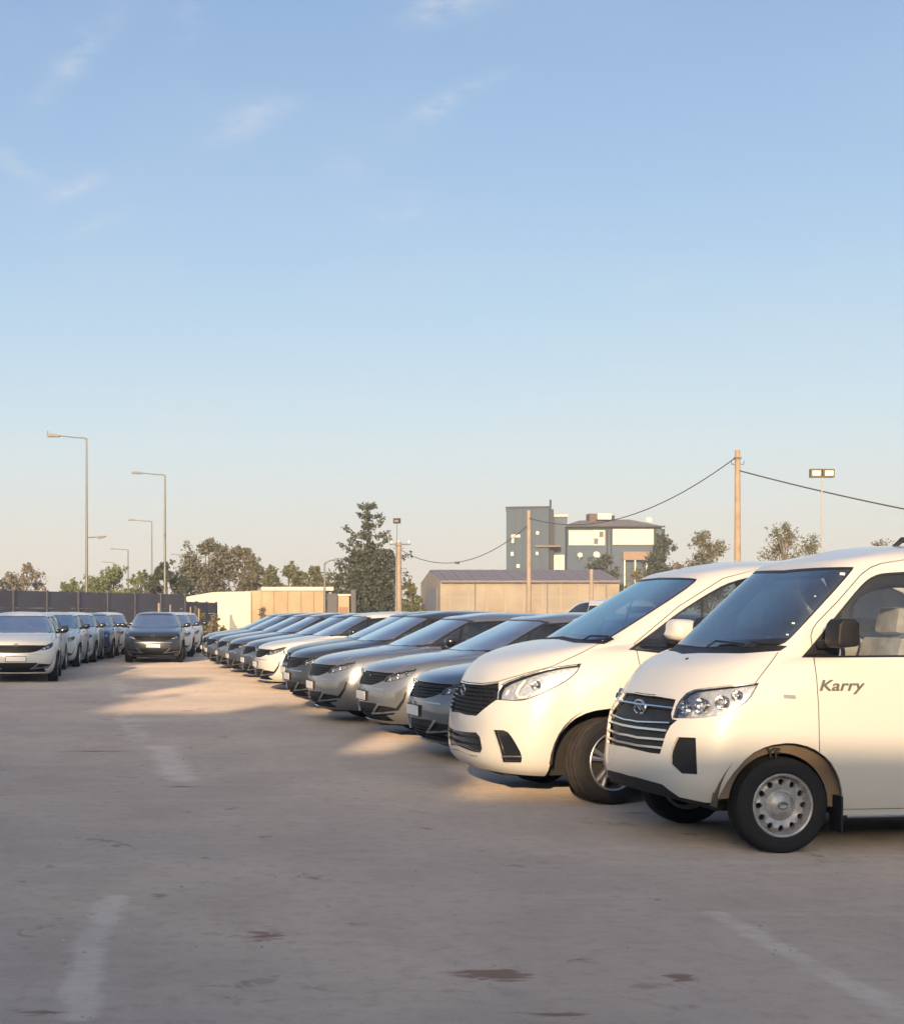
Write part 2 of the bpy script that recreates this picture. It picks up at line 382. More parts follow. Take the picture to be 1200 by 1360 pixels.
class Shell:
    def __init__(s, G):
        s.bm = bmesh.new(); T, S = G.shape[:2]
        V = [[s.bm.verts.new(G[i, j]) for j in range(S)] for i in range(T)]
        for i in range(T - 1):
            for j in range(S - 1):
                s.bm.faces.new((V[i][j], V[i][j + 1], V[i + 1][j + 1], V[i + 1][j]))
        bmesh.ops.remove_doubles(s.bm, verts=s.bm.verts, dist=1e-5)
        bmesh.ops.dissolve_degenerate(s.bm, dist=1e-5, edges=s.bm.edges)
        s.bm.normal_update()
        # outward = -y on the side
        tot = sum((f.normal.y * f.calc_area() for f in s.bm.faces))
        if tot > 0: bmesh.ops.reverse_faces(s.bm, faces=s.bm.faces)
        s.bm.normal_update()
        s.lay = s.bm.faces.layers.int.new('lab'); s.names = ['body']
        b = s.bm.copy(); bmesh.ops.triangulate(b, faces=b.faces); b.normal_update()
        for v in b.verts:
            if abs(v.co.y) < 1e-4: v.normal = Vector((v.normal.x, 0, v.normal.z)).normalized() if (abs(v.normal.x) + abs(v.normal.z)) > 1e-4 else v.normal
        b.faces.ensure_lookup_table(); s.base = b; s.bvh = BVHTree.FromBMesh(b)
        s.bn = [[v.normal.copy() for v in f.verts] for f in b.faces]; s.bc = [[v.co.copy() for v in f.verts] for f in b.faces]
        s.cache = {}
    def normal(s, co):
        k = (round(co.x, 5), round(co.y, 5), round(co.z, 5))
        if k in s.cache: return s.cache[k]
        loc, n, fi, d = s.bvh.find_nearest(co)
        c = s.bc[fi]; q = s.bn[fi]
        try: r = barycentric_transform(loc, c[0], c[1], c[2], q[0], q[1], q[2])
        except Exception: r = n
        if r.length < 1e-4: r = n
        r = r.normalized()
        if abs(co.y) < 1e-4: r.y = 0; r.normalize()
        s.cache[k] = r; return r
    def lab(s, name):
        if name not in s.names: s.names.append(name)
        return s.names.index(name)
    def cut(s, poly, proj, name, only=None, where=None):
        if getattr(proj, 'axis', '') == 'rear' and where is None: where = lambda c: c.x > 2.9
        if getattr(proj, 'axis', '') == 'front' and where is None: where = lambda c: c.x < 0
        bm = s.bm; lab = s.lab(name); xs = [p[0] for p in poly]; ys = [p[1] for p in poly]
        bb = (min(xs), max(xs), min(ys), max(ys))
        def fb(f):
            q = [proj.p(v.co) for v in f.verts]; a = [t[0] for t in q]; b = [t[1] for t in q]; return min(a), max(a), min(b), max(b)
        onl = None if only is None else [s.lab(n) for n in only]
        cand = {}
        for f in bm.faces:
            if onl is not None and f[s.lay] not in onl: continue
            if where and not where(f.calc_center_median()): continue
            if not proj.facing(f.verts[0].co, f.normal): continue
            b = fb(f)
            if b[0] <= bb[1] and b[1] >= bb[0] and b[2] <= bb[3] and b[3] >= bb[2]: cand[f] = b
        n = len(poly)
        for i in range(n):
            a, b = poly[i - 1], poly[i]
            if abs(a[0] - b[0]) + abs(a[1] - b[1]) < 1e-9: continue
            sx0, sx1, sy0, sy1 = min(a[0], b[0]), max(a[0], b[0]), min(a[1], b[1]), max(a[1], b[1])
            sub = [f for f, q in cand.items() if q[0] <= sx1 and q[1] >= sx0 and q[2] <= sy1 and q[3] >= sy0]
            if not sub: continue
            geom = list({v for f in sub for v in f.verts}) + list({e for f in sub for e in f.edges}) + sub
            co, no = proj.plane(a, b)
            res = bmesh.ops.bisect_plane(bm, geom=geom, dist=2e-5, plane_co=co, plane_no=no)
            nf = {g for g in res['geom'] if isinstance(g, bmesh.types.BMFace)} | set(sub)
            for f in nf:
                if f.is_valid: cand[f] = fb(f)
            for f in [f for f in cand if not f.is_valid]: del cand[f]
        for f in cand:
            if f.is_valid and inside(poly, proj.p(f.calc_center_median())): f[s.lay] = lab
    def line(s, pts, w, proj, name='gap', **k):
        for a, b in zip(pts[:-1], pts[1:]):
            d = Vector((b[0] - a[0], b[1] - a[1]))
            if d.length < 1e-9: continue
            d.normalize(); n = Vector((-d.y, d.x)) * w / 2; e = d * w * 0.3
            q = [(a[0] - e.x + n.x, a[1] - e.y + n.y), (b[0] + e.x + n.x, b[1] + e.y + n.y), (b[0] + e.x - n.x, b[1] + e.y - n.y), (a[0] - e.x - n.x, a[1] - e.y - n.y)]
            s.cut(q, proj, name, **k)
    def pieces(s, name):
        """connected groups of faces with one label; slivers go to the largest group"""
        lab = s.names.index(name); todo = {f for f in s.bm.faces if f[s.lay] == lab and f.calc_area() > 1e-9}; out = []
        while todo:
            st = [todo.pop()]; grp = [st[0]]
            while st:
                f = st.pop()
                for e in f.edges:
                    for g in e.link_faces:
                        if g in todo: todo.discard(g); st.append(g); grp.append(g)
            out.append(grp)
        out.sort(key=lambda g: -sum(f.calc_area() for f in g))
        if not out: return []
        main = [out[0]]
        for g in out[1:]:
            if sum(f.calc_area() for f in g) < 4e-4: main[0] = main[0] + g
            else: main.append(g)
        return main
    def parts(s, name, off=0.0, rim=0.02):
        """list of (mesh, side) for every piece: welded across the middle or one per side"""
        r = []
        for g in s.pieces(name):
            mid = any(abs(v.co.y) < 1e-4 for f in g for v in f.verts)
            for sd in (('both',) if mid else ('near', 'far')): r.append((s.mesh(name, off, rim, sd, g), sd))
        return r
    def mesh(s, name, off=0.0, rim=0.02, side='both', faces=None):
        """side: 'both' welds the mirrored half on, 'near' / 'far' gives one half"""
        lab = s.names.index(name)
        if faces is None: faces = [f for f in s.bm.faces if f[s.lay] == lab and f.calc_area() > 1e-9]
        if not faces: return None
        fset = set(faces); vid = {}; V = []; Fc = []; NL = []
        halves = {'both': (1, -1), 'near': (1,), 'far': (-1,)}[side]
        for h in halves:
            vid = {}
            def gv(v, depth):
                on = abs(v.co.y) < 1e-4
                k = (v, depth)
                if k in vid: return vid[k]
                n = s.normal(v.co); c = v.co + n * (off - depth)
                if h < 0: c = Vector((c.x, -c.y, c.z))
                if on and side == 'both': c.y = 0
                V.append(tuple(c)); vid[k] = len(V) - 1; return vid[k]
            for f in faces:
                vs = list(f.verts); idx = [gv(v, 0) for v in vs]; nn = [s.normal(v.co) for v in vs]
                if h < 0: nn = [Vector((n.x, -n.y, n.z)) for n in nn]; idx = idx[::-1]; nn = nn[::-1]
                Fc.append(idx); NL += [tuple(n) for n in nn]
                if rim > 0:
                    for l in f.loops:
                        e = l.edge
                        if any(g in fset for g in e.link_faces if g is not f): continue
                        a, b = l.vert, l.link_loop_next.vert
                        if abs(a.co.y) < 1e-4 and abs(b.co.y) < 1e-4: continue
                        q = [gv(a, 0), gv(a, rim), gv(b, rim), gv(b, 0)]
                        if h < 0: q = q[::-1]
                        p = [Vector(V[i]) for i in q]; fn = (p[1] - p[0]).cross(p[3] - p[0])
                        if fn.length < 1e-12: continue
                        fn.normalize(); Fc.append(q); NL += [tuple(fn)] * 4
        # drop repeated indexes
        F2 = []; N2 = []; k = 0
        for f in Fc:
            nl = NL[k:k + len(f)]; k += len(f)
            if len(set(f)) == len(f): F2.append(f); N2 += nl
        me = bpy.data.meshes.new(name); me.from_pydata(V, [], F2); me.update()
        me.polygons.foreach_set('use_smooth', [True] * len(me.polygons))
        if sum(len(p.vertices) for p in me.polygons) == len(N2): me.normals_split_custom_set(N2)
        return me
    def hit(s, proj, p):
        """point and normal on the surface under a picture point"""
        loc, n, fi, d = s.bvh.ray_cast(proj.C, proj.ray(p)) if isinstance(proj, Persp) else (None,) * 4
        return (loc, s.normal(loc)) if loc else (None, None)

# ------------------------------------------------------------------ shared car parts
def make_tyre(r, rr, w):
    """tyre lathe round y, outer face at y = -w/2; sidewalls with raised rings, grooved tread"""
    sw = [(rr, -w * .36), (rr + .006, -w * .46), (rr + (r - rr) * .22, -w * .495), (rr + (r - rr) * .27, -w * .505), (rr + (r - rr) * .33, -w * .502), (rr + (r - rr) * .55, -w * .52),
          (rr + (r - rr) * .62, -w * .527), (rr + (r - rr) * .66, -w * .52), (rr + (r - rr) * .84, -w * .50), (r - .018, -w * .475), (r - .006, -w * .44), (r - .001, -w * .40)]
    tr = []
    for g in (-.22, 0, .22):
        tr += [(r, w * (g - .045)), (r - .009, w * (g - .035)), (r - .009, w * (g + .035)), (r, w * (g + .045))]
    m = MB()
    m.lathe(sw, 56, 'Y'); m.lathe([(a, -b) for a, b in reversed(sw)], 56, 'Y')
    return m, MB().lathe([sw[-1]] + tr + [(sw[-1][0], -sw[-1][1])], 56, 'Y')
def wheel(parent, loc, r, rr, w, style, steer=0.0, flip=False):
    we = empty('wheel', loc, (math.pi if flip else 0) + steer, parent)
    key = (r, rr, w, style)
    if key not in WHEELS:
        t = [q.mesh('tyre', 35) for q in make_tyre(r, rr, w)]
        b = MB(); yo = -w * .44
        # barrel and lip
        b.lathe([(rr + .008, yo - .006), (rr + .002, yo - .012), (rr - .008, yo - .006), (rr - .014, yo + .02), (rr - .02, w * .40), (rr + .006, w * .42)], 56, 'Y')
        parts = []
        if style == 'steel':
            d = MB(); N = 12; hr = rr * .105; Rh = rr * .755; ro, ri = rr - .012, rr * .5; yd = yo + .028
            n = 96
            # disc with 12 round holes: ring sectors, each a small polygon fan around its hole
            for k in range(N):
                a0 = 2 * math.pi * (k - .5) / N; a1 = a0 + 2 * math.pi / N; ac = (a0 + a1) / 2
                outer = [(a0 + (a1 - a0) * i / 6, ro) for i in range(7)] + [(a1, Rh + (ro - Rh) * 0), ] + [(a1 - (a1 - a0) * i / 6, ri) for i in range(7)] + [(a0, Rh)]
                op = [Vector((q * math.cos(t_), 0, q * math.sin(t_))) for t_, q in outer]
                hc = Vector((Rh * math.cos(ac), 0, Rh * math.sin(ac))); m = len(op)
                hp = []
                for p_ in op: hp.append(hc + (p_ - hc).normalized() * hr)
                def yy(v):
                    q = math.hypot(v.x, v.z); return yd + .012 * math.sin((q - ri) / (ro - ri) * math.pi) * -1 + (.016 if q > ro - .002 else 0)
                vs = [Vector((v.x, yy(v), v.z)) for v in op] + [Vector((v.x, yy(v), v.z)) for v in hp] + [Vector((v.x, yy(v) + .02, v.z)) for v in hp]
                fs = [(i, (i + 1) % m, m + (i + 1) % m, m + i) for i in range(m)] + [(m + i, m + (i + 1) % m, 2 * m + (i + 1) % m, 2 * m + i) for i in range(m)]
                d.add(vs, fs)
            bk = MB().lathe([(rr - .02, yd + .045), (.01, yd + .045)], 32, 'Y')
            cap = MB().lathe([(ri + .004, yd + .004), (ri - .004, yd - .010), (ri * .88, yd - .014), (ri * .84, yd - .006), (ri * .78, yd - .012), (ri * .55, yd - .026), (ri * .25, yd - .032), (.0005, yd - .033)], 40, 'Y')
            em = MB(); pts = [(ri * .34 * math.cos(R(a)), yd - .034, ri * .22 * math.sin(R(a))) for a in range(20, 345, 20)]
            em.tube(pts, .0045, 6); em.tube([(-ri * .3, yd - .034, -ri * .05), (0, yd - .036, ri * .13), (ri * .34, yd - .034, ri * .02)], .0045, 6)
            parts = [('rim', b.mesh('rim', 35), M['steel']), ('wheel_disc', d.mesh('wheel_disc', 40), M['steel']), ('brake', bk.mesh('brake', 30), M['under']),
                     ('hub_cap', cap.mesh('hub_cap', 35), M['steel']), ('emblem', em.mesh('emblem', 60), M['chrome'])]
        else:
            sp = MB(); ns = 5
            for k in range(ns):
                for dd in ((-.13, .13) if style == 'alloy' else (-.09, .09)):
                    a = 2 * math.pi * k / ns + .3; ao = a + dd * 1.25; ai = a + dd * .9
                    pi_ = Vector((.055 * math.cos(ai), yo + .012, .055 * math.sin(ai))); po = Vector(((rr - .008) * math.cos(ao), yo + .004, (rr - .008) * math.sin(ao)))
                    dv = (po - pi_).normalized(); sd = Vector((-dv.z, 0, dv.x)); w0, w1 = .011, .019
                    f = [pi_ - sd * w0, pi_ + sd * w0, po + sd * w1, po - sd * w1]
                    up = Vector((0, -.010, 0)); dn = Vector((0, .028, 0)); mid = [(pi_ + up), (po + up * .6)]
                    vs = f + mid + [v + dn for v in f]
                    sp.add(vs, [(0, 4, 5, 3), (1, 2, 5, 4), (0, 1, 4), (3, 5, 2), (0, 3, 9, 6), (1, 7, 8, 2), (6, 9, 8, 7)])
            hub = MB().lathe([(.075, yo + .035), (.072, yo + .008), (.05, yo - .002), (.034, yo - .004), (.03, yo - .008), (.0005, yo - .010)], 28, 'Y')
            for k in range(5):
                a = 2 * math.pi * k / 5; c = Vector((.053 * math.cos(a), yo + .001, .053 * math.sin(a)))
                hub.lathe([(.009, .003), (.009, -.006), (.0005, -.007)], 8, 'Y', Matrix.Translation(c))
            bk = MB().lathe([(rr * .8, yo + .09), (rr * .8, yo + .075), (.04, yo + .075)], 32, 'Y')
            parts = [('rim', b.mesh('rim', 35), M['satin']), ('spokes', sp.mesh('spokes', 30), M['satin']), ('hub', hub.mesh('hub', 35), M['satin']), ('brake_disc', bk.mesh('brake_disc', 30), M['under'])]
        WHEELS[key] = (t, parts)
    t, parts = WHEELS[key]
    ty = link('tyre', t[0], M['tyre'], we); link('tread', t[1], M['tread'] if style == 'alloy' else M['tyre'], ty)
    for nm, me, mt in parts: link(nm, me, mt, we)
    return we
WHEELS = {}
def wheel_well(mb, cx, cz, r, y0, y1, z0=0.16, n=18, sides=(1, -1)):
    """open half drum above a wheel, both sides of the car"""
    for s in sides:
        pts = []
        for i in range(n + 1):
            a = math.pi * i / n; pts.append((cx + r * math.cos(a), max(z0, cz + r * math.sin(a))))
        vs = [Vector((x, s * y0, z)) for x, z in pts] + [Vector((x, s * y1, z)) for x, z in pts]; m = len(pts)
        mb.add(vs, [(i, i + 1, m + i + 1, m + i) for i in range(m - 1)] + [tuple(range(m, 2 * m))])
def seat_mesh(wd=.50, covered=False):
    m = MB()
    m.box(-.26, .26, -wd / 2, wd / 2, 0, .16, b=.05)
    m.box(-.07, .07, -wd / 2, wd / 2, 0, .62, Matrix.Translation((.27, 0, .10)) @ Matrix.Rotation(R(14), 4, 'Y'), b=.045)
    m.box(-.05, .05, -.14, .14, 0, .19, Matrix.Translation((.42, 0, .73)) @ Matrix.Rotation(R(10), 4, 'Y'), b=.04)
    return m.mesh('seat', 50)
def steering_wheel(parent, x, y, z, r=.18):
    m = MB(); T = Matrix.Translation((x, y, z)) @ Matrix.Rotation(R(-62), 4, 'Y')
    pts = [T @ Vector((r * math.cos(a), r * math.sin(a), 0)) for a in np.linspace(0, 2 * math.pi, 25)]
    m.tube(pts, .014, 6, False)
    for a in (0.2, math.pi - .2, -math.pi / 2): m.tube([T @ Vector((r * math.cos(a), r * math.sin(a), 0)), T @ Vector((0, 0, -.03))], .012, 5)
    m.tube([T @ Vector((0, 0, -.02)), T @ Vector((0, 0, -.25))], .03, 8)
    return m.build('steering_wheel', M['dash'], parent, 50)
def mesh_text(txt, size, shear=0.0, extrude=.0015, spacing=1.0):
    cu = bpy.data.curves.new('t', 'FONT'); cu.body = txt; cu.size = size; cu.shear = shear; cu.extrude = extrude; cu.space_character = spacing
    cu.align_x = 'LEFT'; cu.resolution_u = 4; cu.offset = size * .022
    o = bpy.data.objects.new('t', cu); COL.objects.link(o); dg = bpy.context.evaluated_depsgraph_get(); dg.update()
    me = bpy.data.meshes.new_from_object(o.evaluated_get(dg)); bpy.data.objects.remove(o); bpy.data.curves.remove(cu); return me
def mirror_mesh(me):
    c = me.copy()
    for v in c.vertices: v.co.y = -v.co.y
    c.flip_normals(); c.update(); return c
def pair(name, mesh_builder, mt, parent, smooth=40):
    me = mesh_builder.mesh(name, smooth); a = link(name, me, mt, parent); b = link(name, mirror_mesh(me), mt, parent); return a, b
TH = math.atan(260 / 2000)
VAN_O = Vector((3.4624, 10.1088, 0)); MPV_O = Vector((3.009, 12.604, 0)); SED_O = Vector((2.27, 20.84, 0))

def emit(sh, lab, name, mt, parent, off=0.0, rim=0.02, side='both', extra=None):
    if lab not in sh.names: return []
    return [link(name, me, mt, parent) for me, sd in sh.parts(lab, off, rim) if me]
def lamp_unit(sh, proj, parent, bowls, back_depth=.036, lens='headlight', name='headlight'):
    """clear lens, shaped reflector tray behind it and reflector bowls, both sides"""
    trays = [link(name, sh.mesh(lens, -back_depth, -back_depth - .001, sd), M['lampback'], parent) for sd in ('near', 'far')]
    for t, sd in zip(trays, ('near', 'far')): link('lens', sh.mesh(lens, .0015, .012, sd), M['lens'], t)
    for (p, r) in bowls:
        loc, n = sh.hit(proj, p)
        if loc is None: continue
        d = (n * .35 + Vector((-1, -.15, 0)) * .65).normalized()
        T = Matrix.Translation(loc - n * (back_depth * .75)) @ d.to_track_quat('Z', 'Y').to_matrix().to_4x4()
        b = MB().lathe([(r * .25, -.004), (r * .6, .004), (r * .9, .02), (r, .036), (r * 1.05, .034), (r * 1.03, .0)], 20, 'Z', T)
        bl = MB().lathe([(r * .34, .0), (r * .34, .022), (r * .2, .032), (.0005, .034)], 14, 'Z', T)
        for k, t in enumerate(trays):
            mb_, ml_ = b.mesh('reflector', 40), bl.mesh('bulb', 40)
            if k == 1: mb_, ml_ = mirror_mesh(mb_), mirror_mesh(ml_)
            link('reflector', mb_, M['chrome'], t); link('bulb', ml_, M['bulb'], t)
    return trays
def arch_poly(pts): return [(a, b) for a, b in pts]

# ================================================================== small white van
def build_van():
    sub = [3, 4, 4, 5, 4, 8, 10, 4, 6]
    xr = 3.62
    rows = [
        body_row(-.655, -.34, 3.2, [(-.34, .70), (0, .745), (1, .775), (3.2, .76)], [(-.70, .335), (-.45, .30), (-.1, .25), (.5, .237), (3, .237), (3.6, .33)], xr - .06, 3.3),
        body_row(-.695, -.30, 3.0, [(-.30, .76), (0, .79), (1, .80), (3.2, .79)], [(-.70, .44), (-.3, .40), (.3, .37), (3, .37), (3.6, .45)], xr, 3.3),
        body_row(-.700, -.26, 2.7, [(-.26, .795), (0, .815), (1, .825), (3.2, .81)], [(-.70, .60), (-.2, .58), (3, .58), (3.6, .6)], xr, 3.3),
        body_row(-.672, -.22, 2.6, [(-.22, .800), (0, .820), (1, .83), (3.2, .81)], [(-.70, .80), (-.2, .83), (3, .85), (3.6, .85)], xr - .01, 3.3),
        body_row(-.585, -.14, 2.45, [(-.14, .765), (.15, .800), (1, .815), (3.2, .79)], [(-.60, .955), (-.4, 1.0), (-.1, 1.075), (.2, 1.13), (.8, 1.15), (3.6, 1.15)], xr - .03, 3.3),
        body_row(-.470, -.05, 2.4, [(-.05, .715), (.2, .775), (1, .795), (3.2, .77)], [(-.48, 1.125), (-.2, 1.16), (.1, 1.195), (.3, 1.215), (1, 1.22), (3.6, 1.22)], xr - .05, 3.3, crown=.01),
        body_row(-.205, .16, 2.9, [(.16, .705), (.5, .755), (1, .775), (3.2, .75)], [(-.21, 1.262), (.16, 1.248), (.5, 1.245), (3.6, 1.25)], xr - .06, 3.3, crown=.0),
        body_row(.415, .68, 3.4, [(.68, .625), (.9, .655), (1.5, .675), (3.2, .67)], [(.41, 1.80), (.68, 1.79), (.9, 1.775), (1.4, 1.775), (3.6, 1.77)], xr - .2, 3.2),
        body_row(.47, .80, 3.0, [(.80, .52), (1.2, .56), (3.0, .56)], [(.46, 1.84), (.8, 1.885), (1.2, 1.895), (2, 1.90), (3.6, 1.88)], xr - .28, 3.1),
        body_row(.62, .95, 2.0, [(.95, 0), (3, 0)], [(.6, 1.893), (.78, 1.925), (1.0, 1.95), (1.3, 1.96), (2.2, 1.965), (3.6, 1.93)], xr - .4, 3.0),
    ]
    G = body_grid(rows, [6], sub)
    sh = Shell(G); pj = Persp(VAN_O, TH); side = Ortho('side'); front = Ortho('front'); rear = Ortho('rear')
    root = empty('white_van')
    body_only = ['body']
    # wheel arches
    fa = [(-.437, .20), (-.425, .34), (-.371, .485), (-.249, .625), (-.131, .682), (.012, .700), (.146, .668), (.260, .590), (.325, .489), (.362, .372), (.372, .20)]
    fa = smooth_poly(fa, 1, keep=(0, 10))
    ra = [(x + 2.88, z) for x, z in fa]
    sh.cut(fa, side, 'void'); sh.cut(ra, side, 'void')
    # windscreen
    ws = smooth_poly([(900, 864), (927, 861), (985, 861.5), (1037, 858), (1052, 846), (1136.5, 753.5), (1128, 752.6), (1085, 753.5), (1040, 757), (985, 765), (890, 840)], 2, keep=(0, 4 + 99))
    sh.cut(ws, pj, 'ws_seal'); sh.cut(inset(ws, 2.6), pj, 'windscreen')
    frit = [(890, 851.5), (930, 849.5), (985, 849), (1062, 846), (1062, 870), (890, 870)]
    sh.cut(frit, pj, 'ws_frit', only=['windscreen'])
    cowl = [(890, 870), (928, 867.5), (985, 868), (1036, 864.5), (1046, 858), (1037, 857), (985, 860), (927, 859), (890, 860)]
    sh.cut(cowl, pj, 'cowl', only=['body', 'ws_seal'])
    # grille and lamps
    gr = [(780, 918), (836, 921.5), (870, 924.5), (897, 929), (891, 948), (892, 955), (899, 956.5), (890, 964), (884, 975), (876, 1001.5), (862, 1000), (840, 995), (800, 984), (780, 960)]
    sh.cut(gr, pj, 'grille', only=body_only)
    for i, (b, w) in enumerate([([(780, 931), (838, 934), (893, 940.5)], 1.8), ([(780, 948), (814, 952), (846, 958.5), (888, 960)], 1.8), ([(780, 956.5), (817, 961.5), (846, 966.5), (884, 970.5)], 2.9), ([(780, 967), (817, 972.5), (846, 979.5), (881, 982.5)], 2.9), ([(780, 978), (818, 984), (846, 990), (878, 993.5)], 2.9)]):
        sh.line(b, w, pj, 'bar%d' % i, only=['grille'])
    hl = smooth_poly([(893, 953.5), (899, 934), (914, 917.2), (950, 912.5), (1006.5, 907.5), (995, 929), (976, 941.5), (956, 949.5), (928, 953.5)], 1, keep=(0, 4))
    sh.cut(inset(hl, -.7), pj, 'lamp_gap', only=['body', 'grille']); sh.cut(hl, pj, 'headlight')
    fog = smooth_poly([(899, 979), (923.5, 980), (925.5, 1029), (902.7, 1027.5), (889.5, 1014.5), (889.5, 1000), (895, 986)], 1, keep=(0, 1, 2, 3, 4))
    sh.cut(fog, pj, 'fog', only=body_only)
    lip = [(780, 1018), (808, 1024.5), (845, 1032.5), (879, 1042), (889, 1050), (902, 1059), (935, 1066), (958, 1067.5), (962, 1082), (780, 1082)]
    sh.cut(lip, pj, 'valance', only=body_only)
    # bonnet, bumper, door shuts
    hood = [(780, 916.5), (836, 919.5), (870, 922.5), (896, 927), (913, 915.5), (960, 910), (1002, 906), (1013, 893), (1024, 879), (1034, 864.8), (985, 868.6), (928, 868.2), (780, 868)]
    sh.line([(780, 917.5), (836, 920), (870, 923)], 1.0, pj, 'gap', only=body_only)
    sh.line([(1003, 906.5), (1013, 893.5), (1024, 879), (1033, 866)], 1.1, pj, 'gap', only=body_only)
    sh.cut(hood, pj, 'bonnet', only=body_only)
    sh.line([(1006, 908.5), (1003, 935), (985, 985), (974, 1012)], .0 + .9, pj, 'gap', only=body_only) if False else None
    win = smooth_poly([(1063.5, 873.5), (1078, 857), (1114, 812), (1140, 780.5), (1152, 769), (1166, 762), (1185, 760), (1262, 757), (1268, 872.5), (1130, 873.5)], 1, keep=(0,))
    seam = [(1112, 1075.5), (1275, 1072.5)]
    dl = [(1088, 1000), (1086.8, 940), (1084, 900), (1079.5, 868), (1076.3, 845), (1079, 835), (1084.5, 827), (1113, 797.5), (1143.5, 762.5), (1156, 753.5), (1170, 748.2), (1200, 743.5), (1262, 741)]
    sh.line(dl, 1.3, pj, 'gap', only=body_only); sh.line(seam, 1.2, pj, 'gap', only=body_only); sh.line([(1262, 741), (1272, 760), (1275, 1072.5)], 1.2, pj, 'gap', only=body_only)
    sh.cut([(1088, 1010)] + dl[1:] + [(1272, 760), (1275, 1072.5), (1112, 1075.5)], pj, 'front_door', only=body_only, where=lambda c: c.y < -.4)
    both = ['body', 'front_door', 'gap']
    sh.cut(win, pj, 'win_seal', only=both); sh.cut(inset(win, 3.0), pj, 'window', only=['win_seal'])
    tri = [(1060, 880), (1063, 873), (1114, 811), (1118, 838), (1112, 880)]
    sh.cut(tri, pj, 'mirror_base', only=['window'])
    # sliding door and rear side glass
    for i, (a, b) in enumerate(((1.30, 2.22), (2.36, 3.40))):
        w = smooth_poly([(a, 1.27), (a + .02, 1.70), (b - .04, 1.70), (b, 1.27)], 2)
        sh.cut(w, side, 'rwin_seal', only=body_only); sh.cut(inset(w, .015), side, 'rear_window%d' % i, only=['rwin_seal'])
    sh.line([(1.24, .33), (1.24, 1.80), (2.30, 1.80), (2.30, .60)], .008, side, 'gap', only=body_only)
    sh.cut([(-.64, .80), (-.60, 1.25), (-.52, 1.68), (.52, 1.68), (.60, 1.25), (.64, .80)], rear, 'tailgate_glass_seal', only=body_only)
    sh.cut([(-.60, 1.24), (-.50, 1.64), (.50, 1.64), (.60, 1.24)], rear, 'tailgate_glass', only=['tailgate_glass_seal', 'body'])
    sh.cut([(-.9, .80), (-.9, 1.15), (-.70, 1.15), (-.70, .80)], rear, 'tail_lamp', only=body_only)
    # side marker
    sh.cut([(1040, 922.5), (1056, 923.5), (1056, 928.5), (1040, 927.5)], pj, 'marker', only=body_only)

    emit(sh, 'body', 'body', M['white'], root, rim=.018)
    emit(sh, 'bonnet', 'bonnet', M['white'], root, off=.001, rim=.02)
    emit(sh, 'gap', 'panel_gap', M['gap'], root, off=-.008, rim=0)
    emit(sh, 'lamp_gap', 'lamp_surround', M['gap'], root, off=-.006, rim=0)
    for d in emit(sh, 'front_door', 'front_door', M['white'], root, rim=.02, side='pair'): pass
    doors = [o for o in COL.objects if o.parent == root and o.name.startswith('front_door')]
    emit(sh, 'ws_seal', 'windscreen_seal', M['seal'], root, off=-.002, rim=.012); emit(sh, 'ws_frit', 'windscreen_band', M['gloss'], root, off=-.005, rim=0)
    emit(sh, 'windscreen', 'windscreen', M['wglass'], root, off=-.005, rim=0)
    emit(sh, 'cowl', 'cowl', M['black'], root, off=-.004, rim=.01)
    emit(sh, 'win_seal', 'window_seal', M['seal'], root, off=-.002, rim=.012, side='pair'); emit(sh, 'window', 'side_window', M['vanglass'], root, off=-.007, rim=0, side='pair')
    emit(sh, 'rwin_seal', 'window_seal', M['seal'], root, off=-.002, rim=.01, side='pair')
    for i in range(2): emit(sh, 'rear_window%d' % i, 'side_window', M['vanglass'], root, off=-.006, rim=0, side='pair')
    emit(sh, 'tailgate_glass_seal', 'window_seal', M['seal'], root, off=-.002, rim=.01); emit(sh, 'tailgate_glass', 'rear_window', M['sglass'], root, off=-.006, rim=0)
    emit(sh, 'tail_lamp', 'tail_lamp', M['maroon'], root, off=.002, rim=.01, side='pair')
    emit(sh, 'grille', 'grille', M['black'], root, off=-.035, rim=-.035)
    for i in range(5): emit(sh, 'bar%d' % i, 'grille_bar', M['chrome'], root, off=.004, rim=.03)
    emit(sh, 'fog', 'fog_recess', M['black'], root, off=-.02, rim=-.02, side='pair')
    emit(sh, 'valance', 'lower_valance', M['black'], root, off=-.004, rim=.02)
    emit(sh, 'marker', 'side_marker', M['satin'], root, off=.003, rim=.006, side='pair')
    emit(sh, 'mirror_base', 'mirror_base', M['black'], root, off=.004, rim=.02, side='pair')
    lamp_unit(sh, pj, root, [((908, 938), .042), ((932, 936), .050), ((960, 931), .042), ((981, 922), .030)])
    # mirrors: a tall black housing with its glass on the back
    m = MB()
    prof = [(.255, 1.465), (.335, 1.462), (.352, 1.44), (.368, 1.32), (.362, 1.300), (.33, 1.292), (.235, 1.285), (.215, 1.31), (.225, 1.43)]
    m.prism(prof, -1.00, -.84); me = m.mesh('mirror')
    bm = bmesh.new(); bm.from_mesh(me); bmesh.ops.bevel(bm, geom=list(bm.edges), offset=.018, segments=3, profile=.6, affect='EDGES'); bm.to_mesh(me); bm.free()
    me.polygons.foreach_set('use_smooth', [True] * len(me.polygons)); me.set_sharp_from_angle(angle=R(50))
    arm = MB().tube([(.24, -.74, 1.30), (.28, -.80, 1.31), (.29, -.90, 1.33)], [.03, .026, .03], 10).mesh('mirror_arm', 50)
    for k in (0, 1):
        a = link('mirror', me if k == 0 else mirror_mesh(me), M['black'], root); link('mirror_arm', arm if k == 0 else mirror_mesh(arm), M['black'], a)
        g = MB().box(.362, .366, -.985 if k == 0 else .855, -.855 if k == 0 else .985, 1.315, 1.44).build('mirror_glass', M['chrome'], a)
